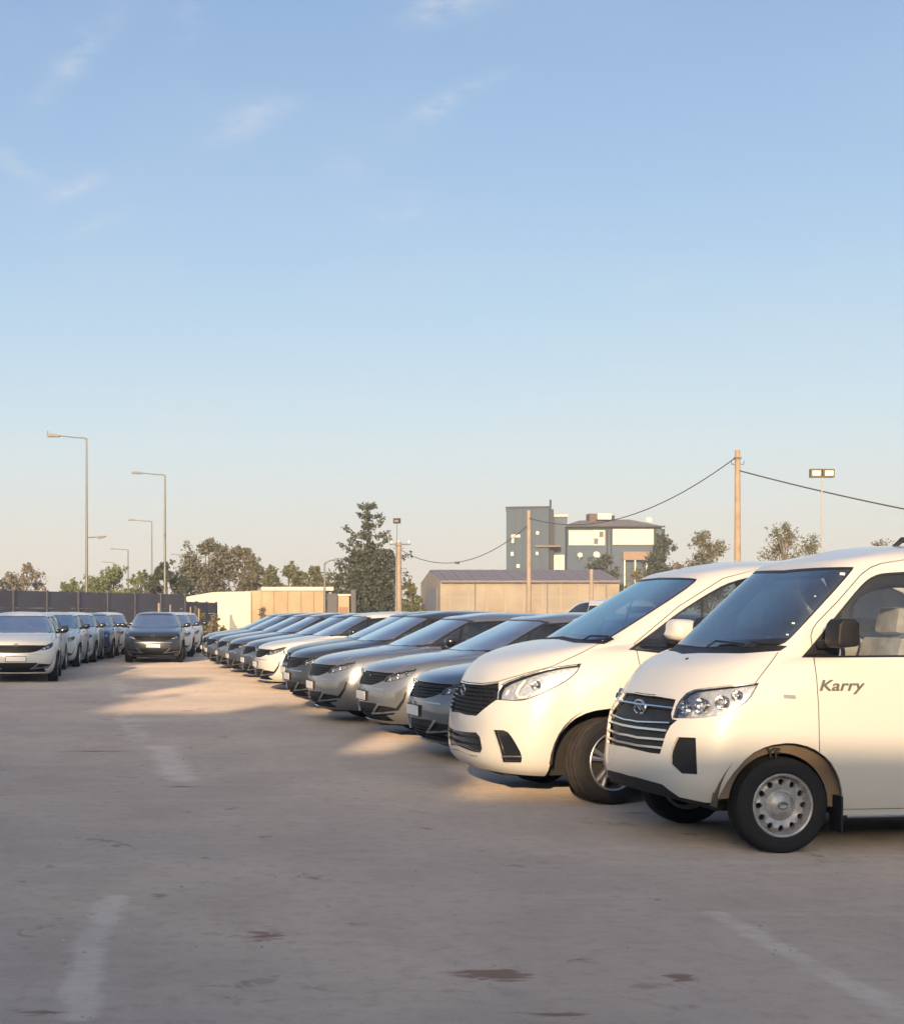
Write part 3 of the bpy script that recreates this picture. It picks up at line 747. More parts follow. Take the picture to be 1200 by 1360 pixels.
    # wipers
    for a, b, c in (((940, 861), (952, 853.5), (990, 858)), ((992, 862), (1000, 855), (1035, 857))):
        q = []
        for p in (a, b, c):
            loc, n = sh.hit(pj, p)
            if loc: q.append(loc + n * .014)
        if len(q) > 1: MB().tube(q, .007, 6).build('wiper', M['black'], root, 50)
    for p in ((1019, 855), ):
        pass
    # white corner label and small pale specks on the windscreen
    for (sx_, sy_, sw_) in ((1118, 762.5, 3.4), (1053, 828, 2.0), (1045, 843, 1.6), (1082, 792, 1.2)):
        q = [sh.hit(pj, (sx_ + a_ * sw_, sy_ + b_ * sw_ * .6)) for a_, b_ in ((-1, .6), (1, .9), (1.1, -.8), (-.9, -1))]
        if all(h_[0] for h_ in q): MB().add([h_[0] + h_[1] * .001 for h_ in q], [(0, 1, 2, 3)]).build('sticker_speck', M['plate'], root)
    # washer jet on the bonnet
    loc, n = sh.hit(pj, (912, 875.5))
    if loc: MB().lathe([(.012, -.004), (.012, .006), (.0005, .009)], 10, 'Z', Matrix.Translation(loc) @ n.to_track_quat('Z', 'Y').to_matrix().to_4x4()).build('washer_jet', M['black'], root, 40)
    # emblem on the upper grille: an open ring with a winged bar
    em = MB(); ex = -.612; ez = .872
    em.tube([(ex, .088 * math.cos(R(a)), ez + .046 * math.sin(R(a))) for a in list(range(20, 345, 15))], .009, 8)
    em.tube([(ex - .004, -.075, ez - .016), (ex - .006, 0, ez + .026), (ex - .004, .082, ez - .008)], .008, 6)
    em.tube([(ex + .002, -.01, ez - .02), (ex - .002, .03, ez + .01)], .005, 6)
    em.build('emblem', M['chrome'], root, 60)
    # wheels, arches, underbody
    for s in (-1, 1):
        wheel(root, (0, s * .665, .299), .299, .192, .165, 'steel', 0, s > 0)
        wheel(root, (2.88, s * .665, .299), .299, .192, .165, 'steel', 0, s > 0)
    for cx in (-.03, 2.85):
        for s in (-1, 1): w = MB(); wheel_well(w, cx, .30, .425, .79, .50, sides=(s,)); w.build('wheel_arch_liner', M['liner'], root, 40)
    for cx in (-.03, 2.85):
        for s in (-1, 1):
            fl = MB(); oo = [(cx + .44 * math.cos(a) , .28 + .43 * math.sin(a)) for a in np.linspace(R(-2), R(172), 30)]
            ii = [(cx + .33 * math.cos(a) + .02, .30 + .325 * math.sin(a)) for a in np.linspace(R(-2), R(172), 30)]
            vs = [Vector((x, s * .735, z)) for x, z in oo] + [Vector((x, s * .700, z)) for x, z in ii]
            fl.add(vs, [(i, i + 1, 30 + i + 1, 30 + i) for i in range(29)]); fl.build('arch_flange', M['flange'], root, 40)
    for s in (-1, 1): MB().box(.345, .362, s * .74 - .07, s * .74 + .07, .135, .36, b=.004).build('mud_flap', M['black'], root)
    t = mesh_text('YF', .085, 0, .001)
    to = link('lettering', t, M['dark_letter'], root); to.location = (-.120, -.765, .606); to.rotation_euler = (R(84), R(4), 0)
    u = MB(); u.box(-.32, 3.45, -.50, .50, .24, .29); u.box(.42, 2.40, -.72, .72, .22, .27); u.box(-.3, .3, -.5, .5, .27, .8)
    u.tube([(0, -.6, .28), (0, .6, .28)], .03, 8); u.tube([(2.88, -.6, .28), (2.88, .6, .28)], .04, 8); u.build('underbody', M['under'], root)
    # sill strip
    MB().box(.40, 2.42, -.790, -.740, .222, .240, b=.005).build('sill', M['satin'], root); MB().box(.40, 2.42, .740, .790, .222, .240, b=.005).build('sill', M['satin'], root)
    # door lettering
    t = mesh_text('Karry', .094, .28, .0015, 1.02)
    for v in t.vertices: v.co.x *= 1.30
    c0, n0 = sh.hit(pj, (1086.5, 916.5)); c1, n1 = sh.hit(pj, (1150, 918))
    def surf_y(x, z):
        loc, n, fi, d = sh.bvh.ray_cast(Vector((x, -2, z)), Vector((0, 1, 0))); return loc.y if loc else -.82
    xs = [v.co.x for v in t.vertices]; span = (c1.x - c0.x - .012) / (max(xs) - min(xs)); x0 = min(xs)
    for v in t.vertices:
        X = c0.x + .006 + (v.co.x - x0) * span; Z = c0.z + v.co.y - .004; v.co = Vector((X, surf_y(X, Z) - .0012 - v.co.z, Z))
    t.update()
    link('lettering', t, M['letter'], doors[0])
    # door handle
    MB().box(1.02, 1.17, -.848, -.826, 1.02, 1.05, b=.008).build('door_handle', M['black'], doors[0], 50)
    # number plate panel on the bumper (blank)
    # cabin
    inn = MB(); inn.box(.30, 3.4, -.70, .70, .28, .34); inn.box(-.05, .32, -.66, .66, .62, 1.15, b=.05); inn.box(.05, .30, -.68, .68, 1.10, 1.20, b=.04); inn.build('dashboard', M['dash'], root, 50)
    steering_wheel(root, .50, -.34, 1.14)
    sm = seat_mesh(.50)
    for x, y in ((.98, -.37), (.98, .37), (1.9, -.37), (1.9, .37), (2.7, -.37), (2.7, .37)):
        so = link('seat', sm, M['plastic_cover'], root); so.location = (x, y, .62)
    for s in (-1, 1):
        MB().tube([(1.10, s * .735, .9), (1.13, s * .70, 1.4), (1.15, s * .64, 1.80)], .035, 8).build('door_pillar_trim', M['trimbeige'], root, 40)
        MB().tube([(1.11, s * .70, 1.05), (1.13, s * .68, 1.5)], .012, 6).build('seat_belt', M['seat'], root, 40)
    # roof bar foot seen on the far edge
    ro = MB(); ro.tube([(1.06, -.22, 1.935), (1.12, -.22, 1.985), (1.26, -.22, 1.985), (1.34, -.22, 1.94)], [.014, .02, .02, .014], 8); ro.build('roof_mount', M['black'], root, 50)
    inner_roof = MB().box(.85, 3.2, -.58, .58, 1.80, 1.82).build('headliner', M['trimbeige'], root)
    print('van shell faces', len(sh.bm.faces))
    return root

# ================================================================== white people carrier
def build_mpv():
    sub = [3, 4, 4, 5, 5, 8, 10, 4, 6]; xr = 3.95
    rows = [
        body_row(-.86, -.45, 2.5, [(-.45, .70), (0, .80), (1, .83), (3.3, .80)], [(-.90, .235), (-.5, .215), (0, .21), (3, .22), (3.9, .3)], xr - .08, 3.5),
        body_row(-.965, -.42, 2.4, [(-.42, .80), (0, .865), (1, .875), (3.3, .86)], [(-.97, .33), (-.4, .31), (.3, .36), (3, .38), (3.9, .45)], xr, 3.5),
        body_row(-.985, -.38, 2.35, [(-.38, .84), (0, .90), (1, .905), (3.3, .89)], [(-.97, .53), (-.2, .55), (3, .58), (3.9, .6)], xr + .03, 3.5),
        body_row(-.955, -.34, 2.3, [(-.34, .835), (0, .90), (1, .91), (3.3, .89)], [(-.96, .76), (-.5, .79), (-.2, .82), (3, .90), (3.9, .9)], xr + .02, 3.5),
        body_row(-.880, -.28, 2.2, [(-.28, .79), (0, .855), (.5, .89), (1, .90), (3.3, .87)], [(-.90, .925), (-.6, .985), (-.2, 1.08), (.2, 1.14), (.6, 1.165), (1.2, 1.19), (2.5, 1.23), (3.9, 1.22)], xr - .02, 3.5),
        body_row(-.745, -.18, 2.2, [(-.18, .745), (.15, .83), (.6, .865), (1, .875), (3.3, .84)], [(-.75, 1.09), (-.45, 1.145), (-.15, 1.185), (.2, 1.205), (.6, 1.215), (1.2, 1.235), (2.5, 1.28), (3.9, 1.27)], xr - .06, 3.5, crown=.015),
        body_row(-.10, .22, 2.6, [(.22, .735), (.6, .80), (1.2, .835), (3.3, .80)], [(-.11, 1.285), (.22, 1.262), (.6, 1.235), (1.2, 1.25), (2.5, 1.30), (3.9, 1.30)], xr - .12, 3.4),
        body_row(.76, 1.06, 3.2, [(1.06, .635), (1.6, .67), (3.1, .65)], [(.76, 1.785), (1.06, 1.785), (1.4, 1.815), (2.2, 1.83), (3.6, 1.80)], xr - .45, 3.1),
        body_row(.86, 1.2, 3.0, [(1.2, .50), (3.0, .52)], [(.86, 1.835), (1.2, 1.875), (1.6, 1.90), (2.2, 1.905), (3.6, 1.86)], xr - .5, 3.0),
        body_row(1.0, 1.4, 2.0, [(1.4, 0), (3, 0)], [(1.0, 1.885), (1.35, 1.93), (1.8, 1.945), (2.4, 1.945), (3.6, 1.89)], xr - .6, 2.9),
    ]
    sh = Shell(body_grid(rows, [6], sub)); pj = Persp(MPV_O, TH); side = Ortho('side'); rear = Ortho('rear'); bo = ['body']
    root = empty('white_people_carrier')
    fa = smooth_poly([(-.480, .18), (-.470, .36), (-.425, .53), (-.315, .665), (-.173, .735), (.02, .762), (.20, .725), (.34, .625), (.43, .48), (.455, .34), (.46, .18)], 1, keep=(0, 10))
    ra = [(x + 2.82, z) for x, z in fa]; sh.cut(fa, side, 'void'); sh.cut(ra, side, 'void')
    ws = smooth_poly([(700, 842), (741, 845), (762, 850), (800, 851.5), (815, 845), (932, 769.5), (912, 767), (872, 767), (800, 768), (700, 800)], 2)
    sh.cut(ws, pj, 'ws_seal'); sh.cut(inset(ws, 2.0), pj, 'windscreen')
    sh.cut([(690, 838), (742, 839), (800, 845), (822, 845), (822, 858), (690, 858)], pj, 'ws_frit', only=['windscreen'])
    sh.cut([(690, 852), (741, 849), (762, 854), (802, 855.5), (816, 849), (812, 846), (800, 850.5), (762, 849), (741, 844), (690, 842)], pj, 'cowl', only=['body', 'ws_seal'])
    gr = [(560, 898), (605, 903), (620, 908.5), (640, 909.5), (662, 906), (661.5, 915), (660, 929), (650, 936), (641, 943), (632, 951), (618, 949.5), (590, 940), (560, 936)]
    sh.cut(gr, pj, 'grille', only=bo)
    hl = smooth_poly([(661, 918), (667, 908), (700, 896), (732, 887.5), (770, 882.5), (765, 893), (748, 906.5), (712, 923.5), (692, 930.5), (660.5, 928.5)], 1, keep=(4, 9))
    sh.cut(inset(hl, -1.2), pj, 'lamp_gap', only=['body', 'grille']); sh.cut(hl, pj, 'headlight')
    vent = smooth_poly([(654, 969.5), (672, 970), (681, 981), (693, 1003), (692, 1014), (666.5, 1014), (664, 1000)], 1, keep=(0, 4, 5))
    sh.cut(vent, pj, 'vent', only=bo); sh.line([(660, 1005.2), (696, 1005.2)], 1.6, pj, 'vent_blade', only=['vent'])
    sh.cut(smooth_poly([(560, 958), (600, 969), (618, 972.5), (636, 973), (641, 1001), (624, 999), (604, 990), (560, 975)], 1), pj, 'intake', only=bo)
    sh.line([(560, 985), (604, 995), (622, 1003), (633, 1005)], 1.6, pj, 'lip_trim', only=bo)
    sh.line([(560, 963), (604, 977), (640, 982)], 1.0, pj, 'intake_bar', only=['intake']); sh.line([(560, 972), (604, 986), (640, 991)], 1.0, pj, 'intake_bar', only=['intake'])
    # bonnet shut lines
    sh.line([(560, 896), (604, 901), (620, 906.5), (640, 908), (662, 905), (700, 893.5), (732, 885.5)], 1.1, pj, 'gap', only=bo)
    sh.line([(732, 885.5), (770, 868), (797, 854)], 1.0, pj, 'gap', only=bo)
    sh.cut([(560, 894), (604, 900), (620, 905.5), (640, 907), (662, 904), (700, 892.5), (732, 884.5), (770, 867.5), (800, 856), (741, 850), (560, 845)], pj, 'bonnet', only=bo)
    win = smooth_poly([(834, 863), (866, 840), (900, 813.5), (935, 791), (962, 776), (985, 768.5), (1016, 762), (1100, 757), (1100, 872), (900, 870.5)], 1, keep=(0,))
    dl = [(850, 1000), (856, 950), (853, 900), (846, 867), (842, 855), (900, 806), (960, 768), (1010, 755), (1100, 750)]
    sh.line(dl, 1.1, pj, 'gap', only=bo, where=lambda c: c.x > .1); sh.cut([(851, 1000), (857, 950), (854, 900), (847, 867), (843, 855)] + dl[5:] + [(1110, 1010)], pj, 'front_door', only=bo, where=lambda c: c.x > .1 and c.y < -.4)
    sh.cut(win, pj, 'win_seal', only=['body', 'front_door', 'gap']); sh.cut(inset(win, 2.2), pj, 'window', only=['win_seal'])
    sh.line([(892, 868), (895, 815)], 3.2, pj, 'win_seal', only=['window']); sh.line([(931, 870), (933, 790)], 2.5, pj, 'win_seal', only=['window'])
    w = smooth_poly([(1.62, 1.27), (1.62, 1.73), (2.55, 1.74), (2.60, 1.30)], 2); sh.cut(w, side, 'win_seal', only=bo); sh.cut(inset(w, .015), side, 'rear_window', only=['win_seal'])
    w = smooth_poly([(2.68, 1.31), (2.66, 1.73), (3.2, 1.68), (3.4, 1.36)], 2); sh.cut(w, side, 'win_seal', only=bo); sh.cut(inset(w, .015), side, 'rear_window', only=['win_seal'])
    sh.line([(1.58, .3), (1.58, 1.80), (2.62, 1.80), (2.62, .62)], .008, side, 'gap', only=bo)
    sh.cut([(-.62, 1.32), (-.5, 1.70), (.5, 1.70), (.62, 1.32)], rear, 'tailgate_glass', only=bo); sh.cut([(-.95, .95), (-.95, 1.28), (-.6, 1.28), (-.6, 1.0)], rear, 'tail_lamp', only=bo)

    emit(sh, 'body', 'body', M['white'], root, rim=.018); emit(sh, 'bonnet', 'bonnet', M['white'], root, off=.001, rim=.02)
    emit(sh, 'gap', 'panel_gap', M['gap'], root, off=-.008, rim=0); emit(sh, 'lamp_gap', 'lamp_surround', M['gap'], root, off=-.006, rim=0)
    emit(sh, 'front_door', 'front_door', M['white'], root, rim=.02, side='pair')
    emit(sh, 'ws_seal', 'windscreen_seal', M['seal'], root, off=-.002, rim=.012); emit(sh, 'ws_frit', 'windscreen_band', M['gloss'], root, off=-.005, rim=0)
    emit(sh, 'windscreen', 'windscreen', M['mglass'], root, off=-.005, rim=0); emit(sh, 'cowl', 'cowl', M['black'], root, off=-.004, rim=.01)
    emit(sh, 'win_seal', 'window_seal', M['seal'], root, off=-.002, rim=.012, side='pair'); emit(sh, 'window', 'side_window', M['glass'], root, off=-.007, rim=0, side='pair')
    emit(sh, 'rear_window', 'side_window', M['sglass'], root, off=-.006, rim=0, side='pair'); emit(sh, 'tailgate_glass', 'rear_window', M['sglass'], root, off=-.004, rim=0)
    emit(sh, 'tail_lamp', 'tail_lamp', M['maroon'], root, off=.002, rim=.01, side='pair')
    g = emit(sh, 'grille', 'grille', M['black'], root, off=-.03, rim=-.03)[0]
    # studs of the grille, laid out on the real surface
    st = MB()
    for iz in range(7):
        for iy in range(-9, 10):
            y = (iy + (iz % 2) * .5) * .052; z = .70 + iz * .032
            if y > 0: continue
            loc, n, fi, d = sh.bvh.ray_cast(Vector((-3, y, z)), Vector((1, 0, 0)))
            if loc is None: continue
            q = pj.p(loc)
            if not inside(inset(gr, 1.5), q): continue
            for s in ((1, -1) if y < -.01 else (1,)):
                c = Vector((loc.x + .006, loc.y * s, loc.z)); a, b = .018, .010
                st.add([c + Vector((0, -a, 0)), c + Vector((0, 0, -b)), c + Vector((0, a, 0)), c + Vector((0, 0, b)), c + Vector((-.010, 0, 0)), c + Vector((.03, 0, 0))], [(0, 1, 4), (1, 2, 4), (2, 3, 4), (3, 0, 4), (1, 0, 5), (2, 1, 5), (3, 2, 5), (0, 3, 5)])
    o = st.build('grille_studs', M['black'], g)
    em = MB(); em.tube([(-.925, .05 * math.cos(a), .86 + .04 * math.sin(a)) for a in np.linspace(0, 2 * math.pi, 20)], .006, 6, False); em.tube([(-.925, -.045, .86), (-.93, 0, .835), (-.925, .045, .86)], .006, 6); em.build('emblem', M['chrome'], root, 50)
    emit(sh, 'intake', 'lower_intake', M['gloss'], root, off=-.03, rim=-.03); emit(sh, 'intake_bar', 'intake_bar', M['black'], root, off=-.006, rim=.015); emit(sh, 'lip_trim', 'lip_trim', M['gloss'], root, off=-.008, rim=-.008)
    emit(sh, 'vent', 'bumper_vent', M['gloss'], root, off=-.03, rim=-.03, side='pair'); emit(sh, 'vent_blade', 'vent_blade', M['satin'], root, off=-.004, rim=.015, side='pair')
    tr = lamp_unit(sh, pj, root, [((712, 908), .034)], .05)
    # bright L shaped light guide inside the lamp
    for k, t in enumerate(tr):
        q = []
        for p in ((696, 903), (688, 912), (684, 921), (688, 926.5), (700, 925)):
            loc, n = sh.hit(pj, p)
            if loc: q.append(loc - n * .018)
        lm = MB().tube(q, .014, 8).mesh('light_guide', 50); link('light_guide', lm if k == 0 else mirror_mesh(lm), M['plate'], t)
    # mirrors
    bm = bmesh.new(); bmesh.ops.create_uvsphere(bm, u_segments=24, v_segments=14, radius=1)
    for v in bm.verts:
        x, y, z = v.co; f = lambda t: math.copysign(abs(t) ** .62, t)
        v.co = Vector((.525 + f(x) * .118 + (.02 if z < 0 else 0) * x, -1.005 + f(y) * .125, 1.352 + f(z) * (.098 if z > 0 else .080) - .015 * x))
    me = bpy.data.meshes.new('mirror'); bm.to_mesh(me); bm.free(); me.polygons.foreach_set('use_smooth', [True] * len(me.polygons))
    lo = MB().lathe([(.02, -.012), (.10, -.010), (.112, .004), (.108, .012)], 20, 'Z', Matrix.Translation((.525, -1.0, 1.272))).mesh('mirror_foot', 50)
    ar = MB().tube([(.50, -.84, 1.24), (.50, -.92, 1.25), (.51, -.98, 1.275)], [.04, .03, .05], 8).mesh('mirror_arm', 50)
    for k in (0, 1):
        a = link('mirror', me if k == 0 else mirror_mesh(me), M['white'], root); link('mirror_foot', lo if k == 0 else mirror_mesh(lo), M['black'], a); link('mirror_arm', ar if k == 0 else mirror_mesh(ar), M['black'], a)
    for a, b, c in (((742, 847), (752, 842), (780, 846)), ((775, 852), (785, 846.5), (808, 847))):
        q = [h[0] + h[1] * .014 for h in (sh.hit(pj, p) for p in (a, b, c)) if h[0]]
        if len(q) > 1: MB().tube(q, .007, 6).build('wiper', M['black'], root, 50)
    # front fender sensor dot
    loc, n = sh.hit(pj, (728, 960))
    if loc: MB().lathe([(.012, -.003), (.012, .002), (.0005, .003)], 12, 'Z', Matrix.Translation(loc) @ n.to_track_quat('Z', 'Y').to_matrix().to_4x4()).build('parking_sensor', M['white'], root, 40)
    for s in (-1, 1):
        wheel(root, (.0, s * .765, .337), .337, .222, .215, 'alloy', R(15), s > 0); wheel(root, (2.82, s * .78, .337), .337, .222, .215, 'alloy', 0, s > 0)
    for cx in (-.01, 2.81):
        for s in (-1, 1): w = MB(); wheel_well(w, cx, .32, .47, .87, .52, sides=(s,)); w.build('wheel_arch_liner', M['under'], root, 40)
    u = MB(); u.box(-.75, 3.7, -.52, .52, .20, .27); u.box(.5, 2.3, -.80, .80, .22, .27); u.box(-.5, .3, -.5, .5, .27, .85); u.build('underbody', M['under'], root)
    inn = MB(); inn.box(.3, 3.6, -.72, .72, .28, .36); inn.box(.1, .75, -.70, .70, .70, 1.16, b=.06); inn.build('dashboard', M['dash'], root, 50)
    steering_wheel(root, .86, -.36, 1.12); sm = seat_mesh(.52)
    for x, y in ((1.35, -.38), (1.35, .38), (2.25, -.38), (2.25, .38), (3.0, -.38), (3.0, .38)):
        so = link('seat', sm, M['seat'], root); so.location = (x, y, .62)
    MB().box(1.3, 3.2, -.5, .5, 1.78, 1.80).build('headliner', M['trimbeige'], root)
    print('mpv shell faces', len(sh.bm.faces))
    return root

# ================================================================== saloon, the model most of the rows are made of
SED = {}
def build_sedan_meshes():
    sub = [2, 3, 3, 3, 4, 7, 8, 3, 5]; xr = 3.86
    rows = [
        body_row(-.80, -.42, 2.5, [(-.42, .70), (0, .78), (1, .82), (3.2, .80)], [(-.85, .195), (-.5, .19), (0, .185), (3, .2), (3.8, .3)], xr - .1, 3.4),
        body_row(-.905, -.40, 2.4, [(-.40, .79), (0, .85), (1, .87), (3.2, .86)], [(-.93, .30), (-.4, .28), (.3, .33), (3, .34), (3.8, .42)], xr - .02, 3.4),
        body_row(-.930, -.36, 2.35, [(-.36, .835), (0, .885), (1, .885), (3.2, .88)], [(-.93, .48), (-.2, .48), (3, .52), (3.8, .6)], xr, 3.4),
        body_row(-.915, -.32, 2.3, [(-.32, .835), (0, .89), (1, .895), (3.2, .88)], [(-.92, .635), (-.5, .66), (0, .70), (3, .80), (3.8, .8)], xr, 3.4),
        body_row(-.865, -.28, 2.2, [(-.28, .79), (0, .845), (.5, .875), (1.2, .88), (3.2, .86)], [(-.87, .785), (-.6, .84), (-.3, .89), (.1, .925), (.6, .95), (1.5, .975), (3.0, 1.0), (3.9, .98)], xr - .01, 3.4),
        body_row(-.760, -.20, 2.2, [(-.20, .73), (.2, .79), (.7, .83), (1.5, .85), (3.2, .82)], [(-.77, .865), (-.5, .905), (-.2, .945), (.2, .98), (.6, .995), (1.5, 1.015), (3.0, 1.05), (3.9, 1.03)], xr - .05, 3.4, crown=.012),
        body_row(.20, .56, 2.6, [(.56, .72), (.9, .775), (1.6, .80), (2.9, .76)], [(.20, 1.045), (.56, 1.02), (1.0, 1.025), (1.6, 1.035), (3.0, 1.07), (3.6, 1.10)], xr - .35, 3.1, nr=2.4),
        body_row(1.00, 1.26, 3.2, [(1.26, .58), (1.7, .62), (2.4, .60)], [(1.0, 1.405), (1.26, 1.39), (1.7, 1.405), (2.2, 1.39), (2.8, 1.33)], xr - 1.05, 2.45, nr=2.6),
        body_row(1.08, 1.38, 3.0, [(1.38, .46), (2.3, .46)], [(1.08, 1.44), (1.4, 1.465), (1.9, 1.475), (2.4, 1.445), (2.8, 1.37)], xr - 1.12, 2.4),
        body_row(1.22, 1.6, 2.0, [(1.6, 0), (2.3, 0)], [(1.22, 1.475), (1.5, 1.497), (1.9, 1.505), (2.4, 1.475), (2.8, 1.40)], xr - 1.2, 2.3),
    ]
    sh = Shell(body_grid(rows, [6], sub)); pj = Persp(SED_O, TH); side = Ortho('side'); rear = Ortho('rear'); front = Ortho('front'); top = Ortho('top'); bo = ['body']
    fa = smooth_poly([(-.400, .16), (-.395, .34), (-.345, .50), (-.22, .635), (-.10, .68), (.02, .69), (.15, .665), (.28, .59), (.365, .46), (.39, .34), (.395, .16)], 1, keep=(0, 10))
    ra = [(x + 2.74, z) for x, z in fa]; sh.cut(fa, side, 'void'); sh.cut(ra, side, 'void')
    wsp = [(.20, .05), (.215, -.30), (.30, -.55), (.42, -.685), (.58, -.715), (1.225, -.585), (1.15, -.56), (1.06, -.45), (1.03, -.25), (1.02, .05)]
    sh.cut(wsp, top, 'ws_seal'); sh.cut(inset(wsp, .018), top, 'windscreen')
    sh.cut([(.19, .1), (.24, -.3), (.34, -.58), (.50, -.70), (.40, -.74), (.2, -.6), (.1, -.2), (.1, .1)], top, 'cowl', only=['ws_seal', 'windscreen'])
    # grille band, lamps and lower face, drawn from the front (y, z)
    gr = [(.1, .80), (-.30, .800), (-.50, .795), (-.62, .795), (-.62, .735), (-.52, .70), (-.44, .668), (-.30, .640), (.1, .635)]
    sh.cut(gr, front, 'grille', only=bo)
    for z in (.665, .695, .725, .755): sh.line([(.1, z), (-.50, z + .008)], .010, front, 'gbar', only=['grille'])
    hl = smooth_poly([(434.7, 891.5), (436.5, 889), (446.7, 884.6), (458, 881.6), (470, 879.4), (467, 884), (461, 887.6), (450.7, 891.3), (440, 893.6), (434, 894.2)], 1, keep=(4,))
    sh.cut(inset(hl, -.5), pj, 'lamp_gap', only=['body', 'grille']); sh.cut(hl, pj, 'headlight')
    sh.cut([(.1, .430), (-.44, .43), (-.54, .37), (-.64, .24), (-.62, .215), (.1, .215)], front, 'intake', only=bo)
    for z in (.25, .29, .33): sh.line([(.1, z), (-.6, z)], .010, front, 'ibar', only=['intake'])
    # corner pocket with a silver chevron
    sh.cut(smooth_poly([(424.5, 921.5), (434, 922.5), (447, 925), (455, 914), (457.5, 905.5), (459, 907), (456, 918), (450, 927), (444, 932.5), (419, 935.5)], 0), pj, 'pocket', only=['body', 'intake'])
    sh.line([(427.3, 919.5), (421, 931.5), (448, 929)], 1.7, pj, 'chevron', only=['pocket', 'body', 'intake'])
    sh.line([(.1, .405 + .20), (-.35, .605), (-.55, .60)], .014, front, 'ledge', only=bo)
    sh.cut([(.1, .197), (-.70, .197), (-.70, .150), (.1, .150)], front, 'lip', only=bo)
    # bonnet shut lines, doors, windows
    sh.line([(-.86, .80), (-.6, .852), (-.3, .897)], .007, side, 'gap', only=bo) if False else None
    sh.line([(-.35, -.725), (.1, -.745), (.42, -.735)], .008, top, 'gap', only=bo)
    sh.cut([(-.95, .1), (-.95, -.45), (-.78, -.60), (-.35, -.718), (.1, -.738), (.42, -.728), (.40, -.70), (.3, -.57), (.2, -.35), (.19, .1)], top, 'bonnet', only=bo, where=lambda c: c.z > .80 and c.x < .5)
    wn_ = smooth_poly([(.47, 1.045), (.70, 1.19), (.92, 1.30), (1.15, 1.37), (1.5, 1.392), (1.95, 1.39), (2.4, 1.335), (2.75, 1.225), (2.98, 1.11), (2.6, 1.085), (1.7, 1.06), (1.0, 1.045)], 1, keep=(0, 8))
    sh.cut(wn_, side, 'win_seal', only=bo); sh.cut(inset(wn_, .016), side, 'window', only=['win_seal'])
    for x in (1.42, 2.34): sh.line([(x, 1.0), (x + .03, 1.42)], .045, side, 'win_seal', only=['window'])
    sh.line([(.80, 1.0), (.80, 1.26)], .02, side, 'win_seal', only=['window'])
    for ln in ([(.47, .60), (.52, .85), (.50, 1.03)], [(1.44, .27), (1.44, 1.05)], [(2.28, .60), (2.42, .80), (2.44, 1.08)], [(.44, .27), (2.2, .27)]): sh.line(ln, .009, side, 'gap', only=bo)
    sh.cut([(2.72, .1), (2.78, -.48), (3.36, -.60), (3.42, -.3), (3.44, .1)], top, 'rear_window', only=bo)
    sh.cut([(-.95, .78), (-.95, .95), (.1, .93), (.1, .85)], rear, 'tail_lamp', only=bo)
    sh.cut([(-.26, .385), (-.26, .515), (.1, .515), (.1, .385)], front, 'platearea', only=bo) if False else None
    spec = [('body', 'body', 'PAINT', 0, .015, 'both'), ('bonnet', 'bonnet', 'PAINT', .001, .015, 'both'), ('gap', 'panel_gap', M['gap'], -.007, 0, 'both'), ('lamp_gap', 'lamp_surround', M['gap'], -.004, 0, 'both'),
            ('ws_seal', 'windscreen_seal', M['seal'], -.001, .01, 'both'), ('windscreen', 'windscreen', M['cglass'], -.004, 0, 'both'), ('cowl', 'cowl', M['black'], -.004, .01, 'both'),
            ('win_seal', 'window_seal', M['seal'], -.002, .01, 'pair'), ('window', 'side_window', M['glass'], -.005, 0, 'pair'), ('rear_window', 'rear_window', M['sglass'], -.003, 0, 'both'),
            ('tail_lamp', 'tail_lamp', M['maroon'], .002, .01, 'pair'), ('grille', 'grille', M['black'], -.025, -.025, 'both'), ('gbar', 'grille_bars', M['black'], -.003, .015, 'both'),
            ('intake', 'lower_intake', M['black'], -.04, -.04, 'both'), ('ibar', 'intake_bars', M['black'], -.02, .015, 'both'), ('pocket', 'bumper_pocket', M['black'], -.03, -.03, 'pair'),
            ('chevron', 'chevron', M['satin'], .002, .02, 'pair'), ('ledge', 'bumper_ledge', M['satin'], .002, .01, 'both'), ('lip', 'front_lip', M['black'], .0, .02, 'both')]
    out = []
    for lab, nm, mt, off, rim, sd in spec:
        if lab not in sh.names: continue
        for me, s in sh.parts(lab, off, rim):
            if me: out.append((nm, me, mt, None))
    for s in ('near', 'far'):
        tray = sh.mesh('headlight', -.04, -.041, s); lens = sh.mesh('headlight', .0015, .01, s)
        subs = [('lens', lens, M['lens'])]
        for p, r in (((441, 889.5), .030), ((450, 887), .030), ((460, 884), .02)):
            loc, n = sh.hit(pj, p)
            if not loc: continue
            d = (n * .4 + Vector((-1, -.15, 0)) * .6).normalized(); T = Matrix.Translation(loc - n * .03) @ d.to_track_quat('Z', 'Y').to_matrix().to_4x4()
            b = MB().lathe([(.004, 0), (r * .6, .004), (r, .026), (r * 1.05, .02)], 14, 'Z', T).mesh('reflector', 40)
            subs.append(('reflector', b if s == 'near' else mirror_mesh(b), M['chrome']))
        out.append(('headlight', tray, M['lampdark'], subs))
    # mirrors
    bm = bmesh.new(); bmesh.ops.create_uvsphere(bm, u_segments=16, v_segments=10, radius=1)
    for v in bm.verts:
        x, y, z = v.co; f = lambda t: math.copysign(abs(t) ** .7, t); v.co = Vector((.77 + f(x) * .085 , -.985 + f(y) * .115, 1.10 + f(z) * .068 + .02 * (-y)))
    mm = bpy.data.meshes.new('mirror'); bm.to_mesh(mm); bm.free(); mm.polygons.foreach_set('use_smooth', [True] * len(mm.polygons))
    ar = MB().tube([(.72, -.80, 1.04), (.75, -.90, 1.055), (.76, -.95, 1.08)], [.03, .022, .03], 6).mesh('mirror_arm', 50)
    mi = mirror_mesh(mm); ai = mirror_mesh(ar)
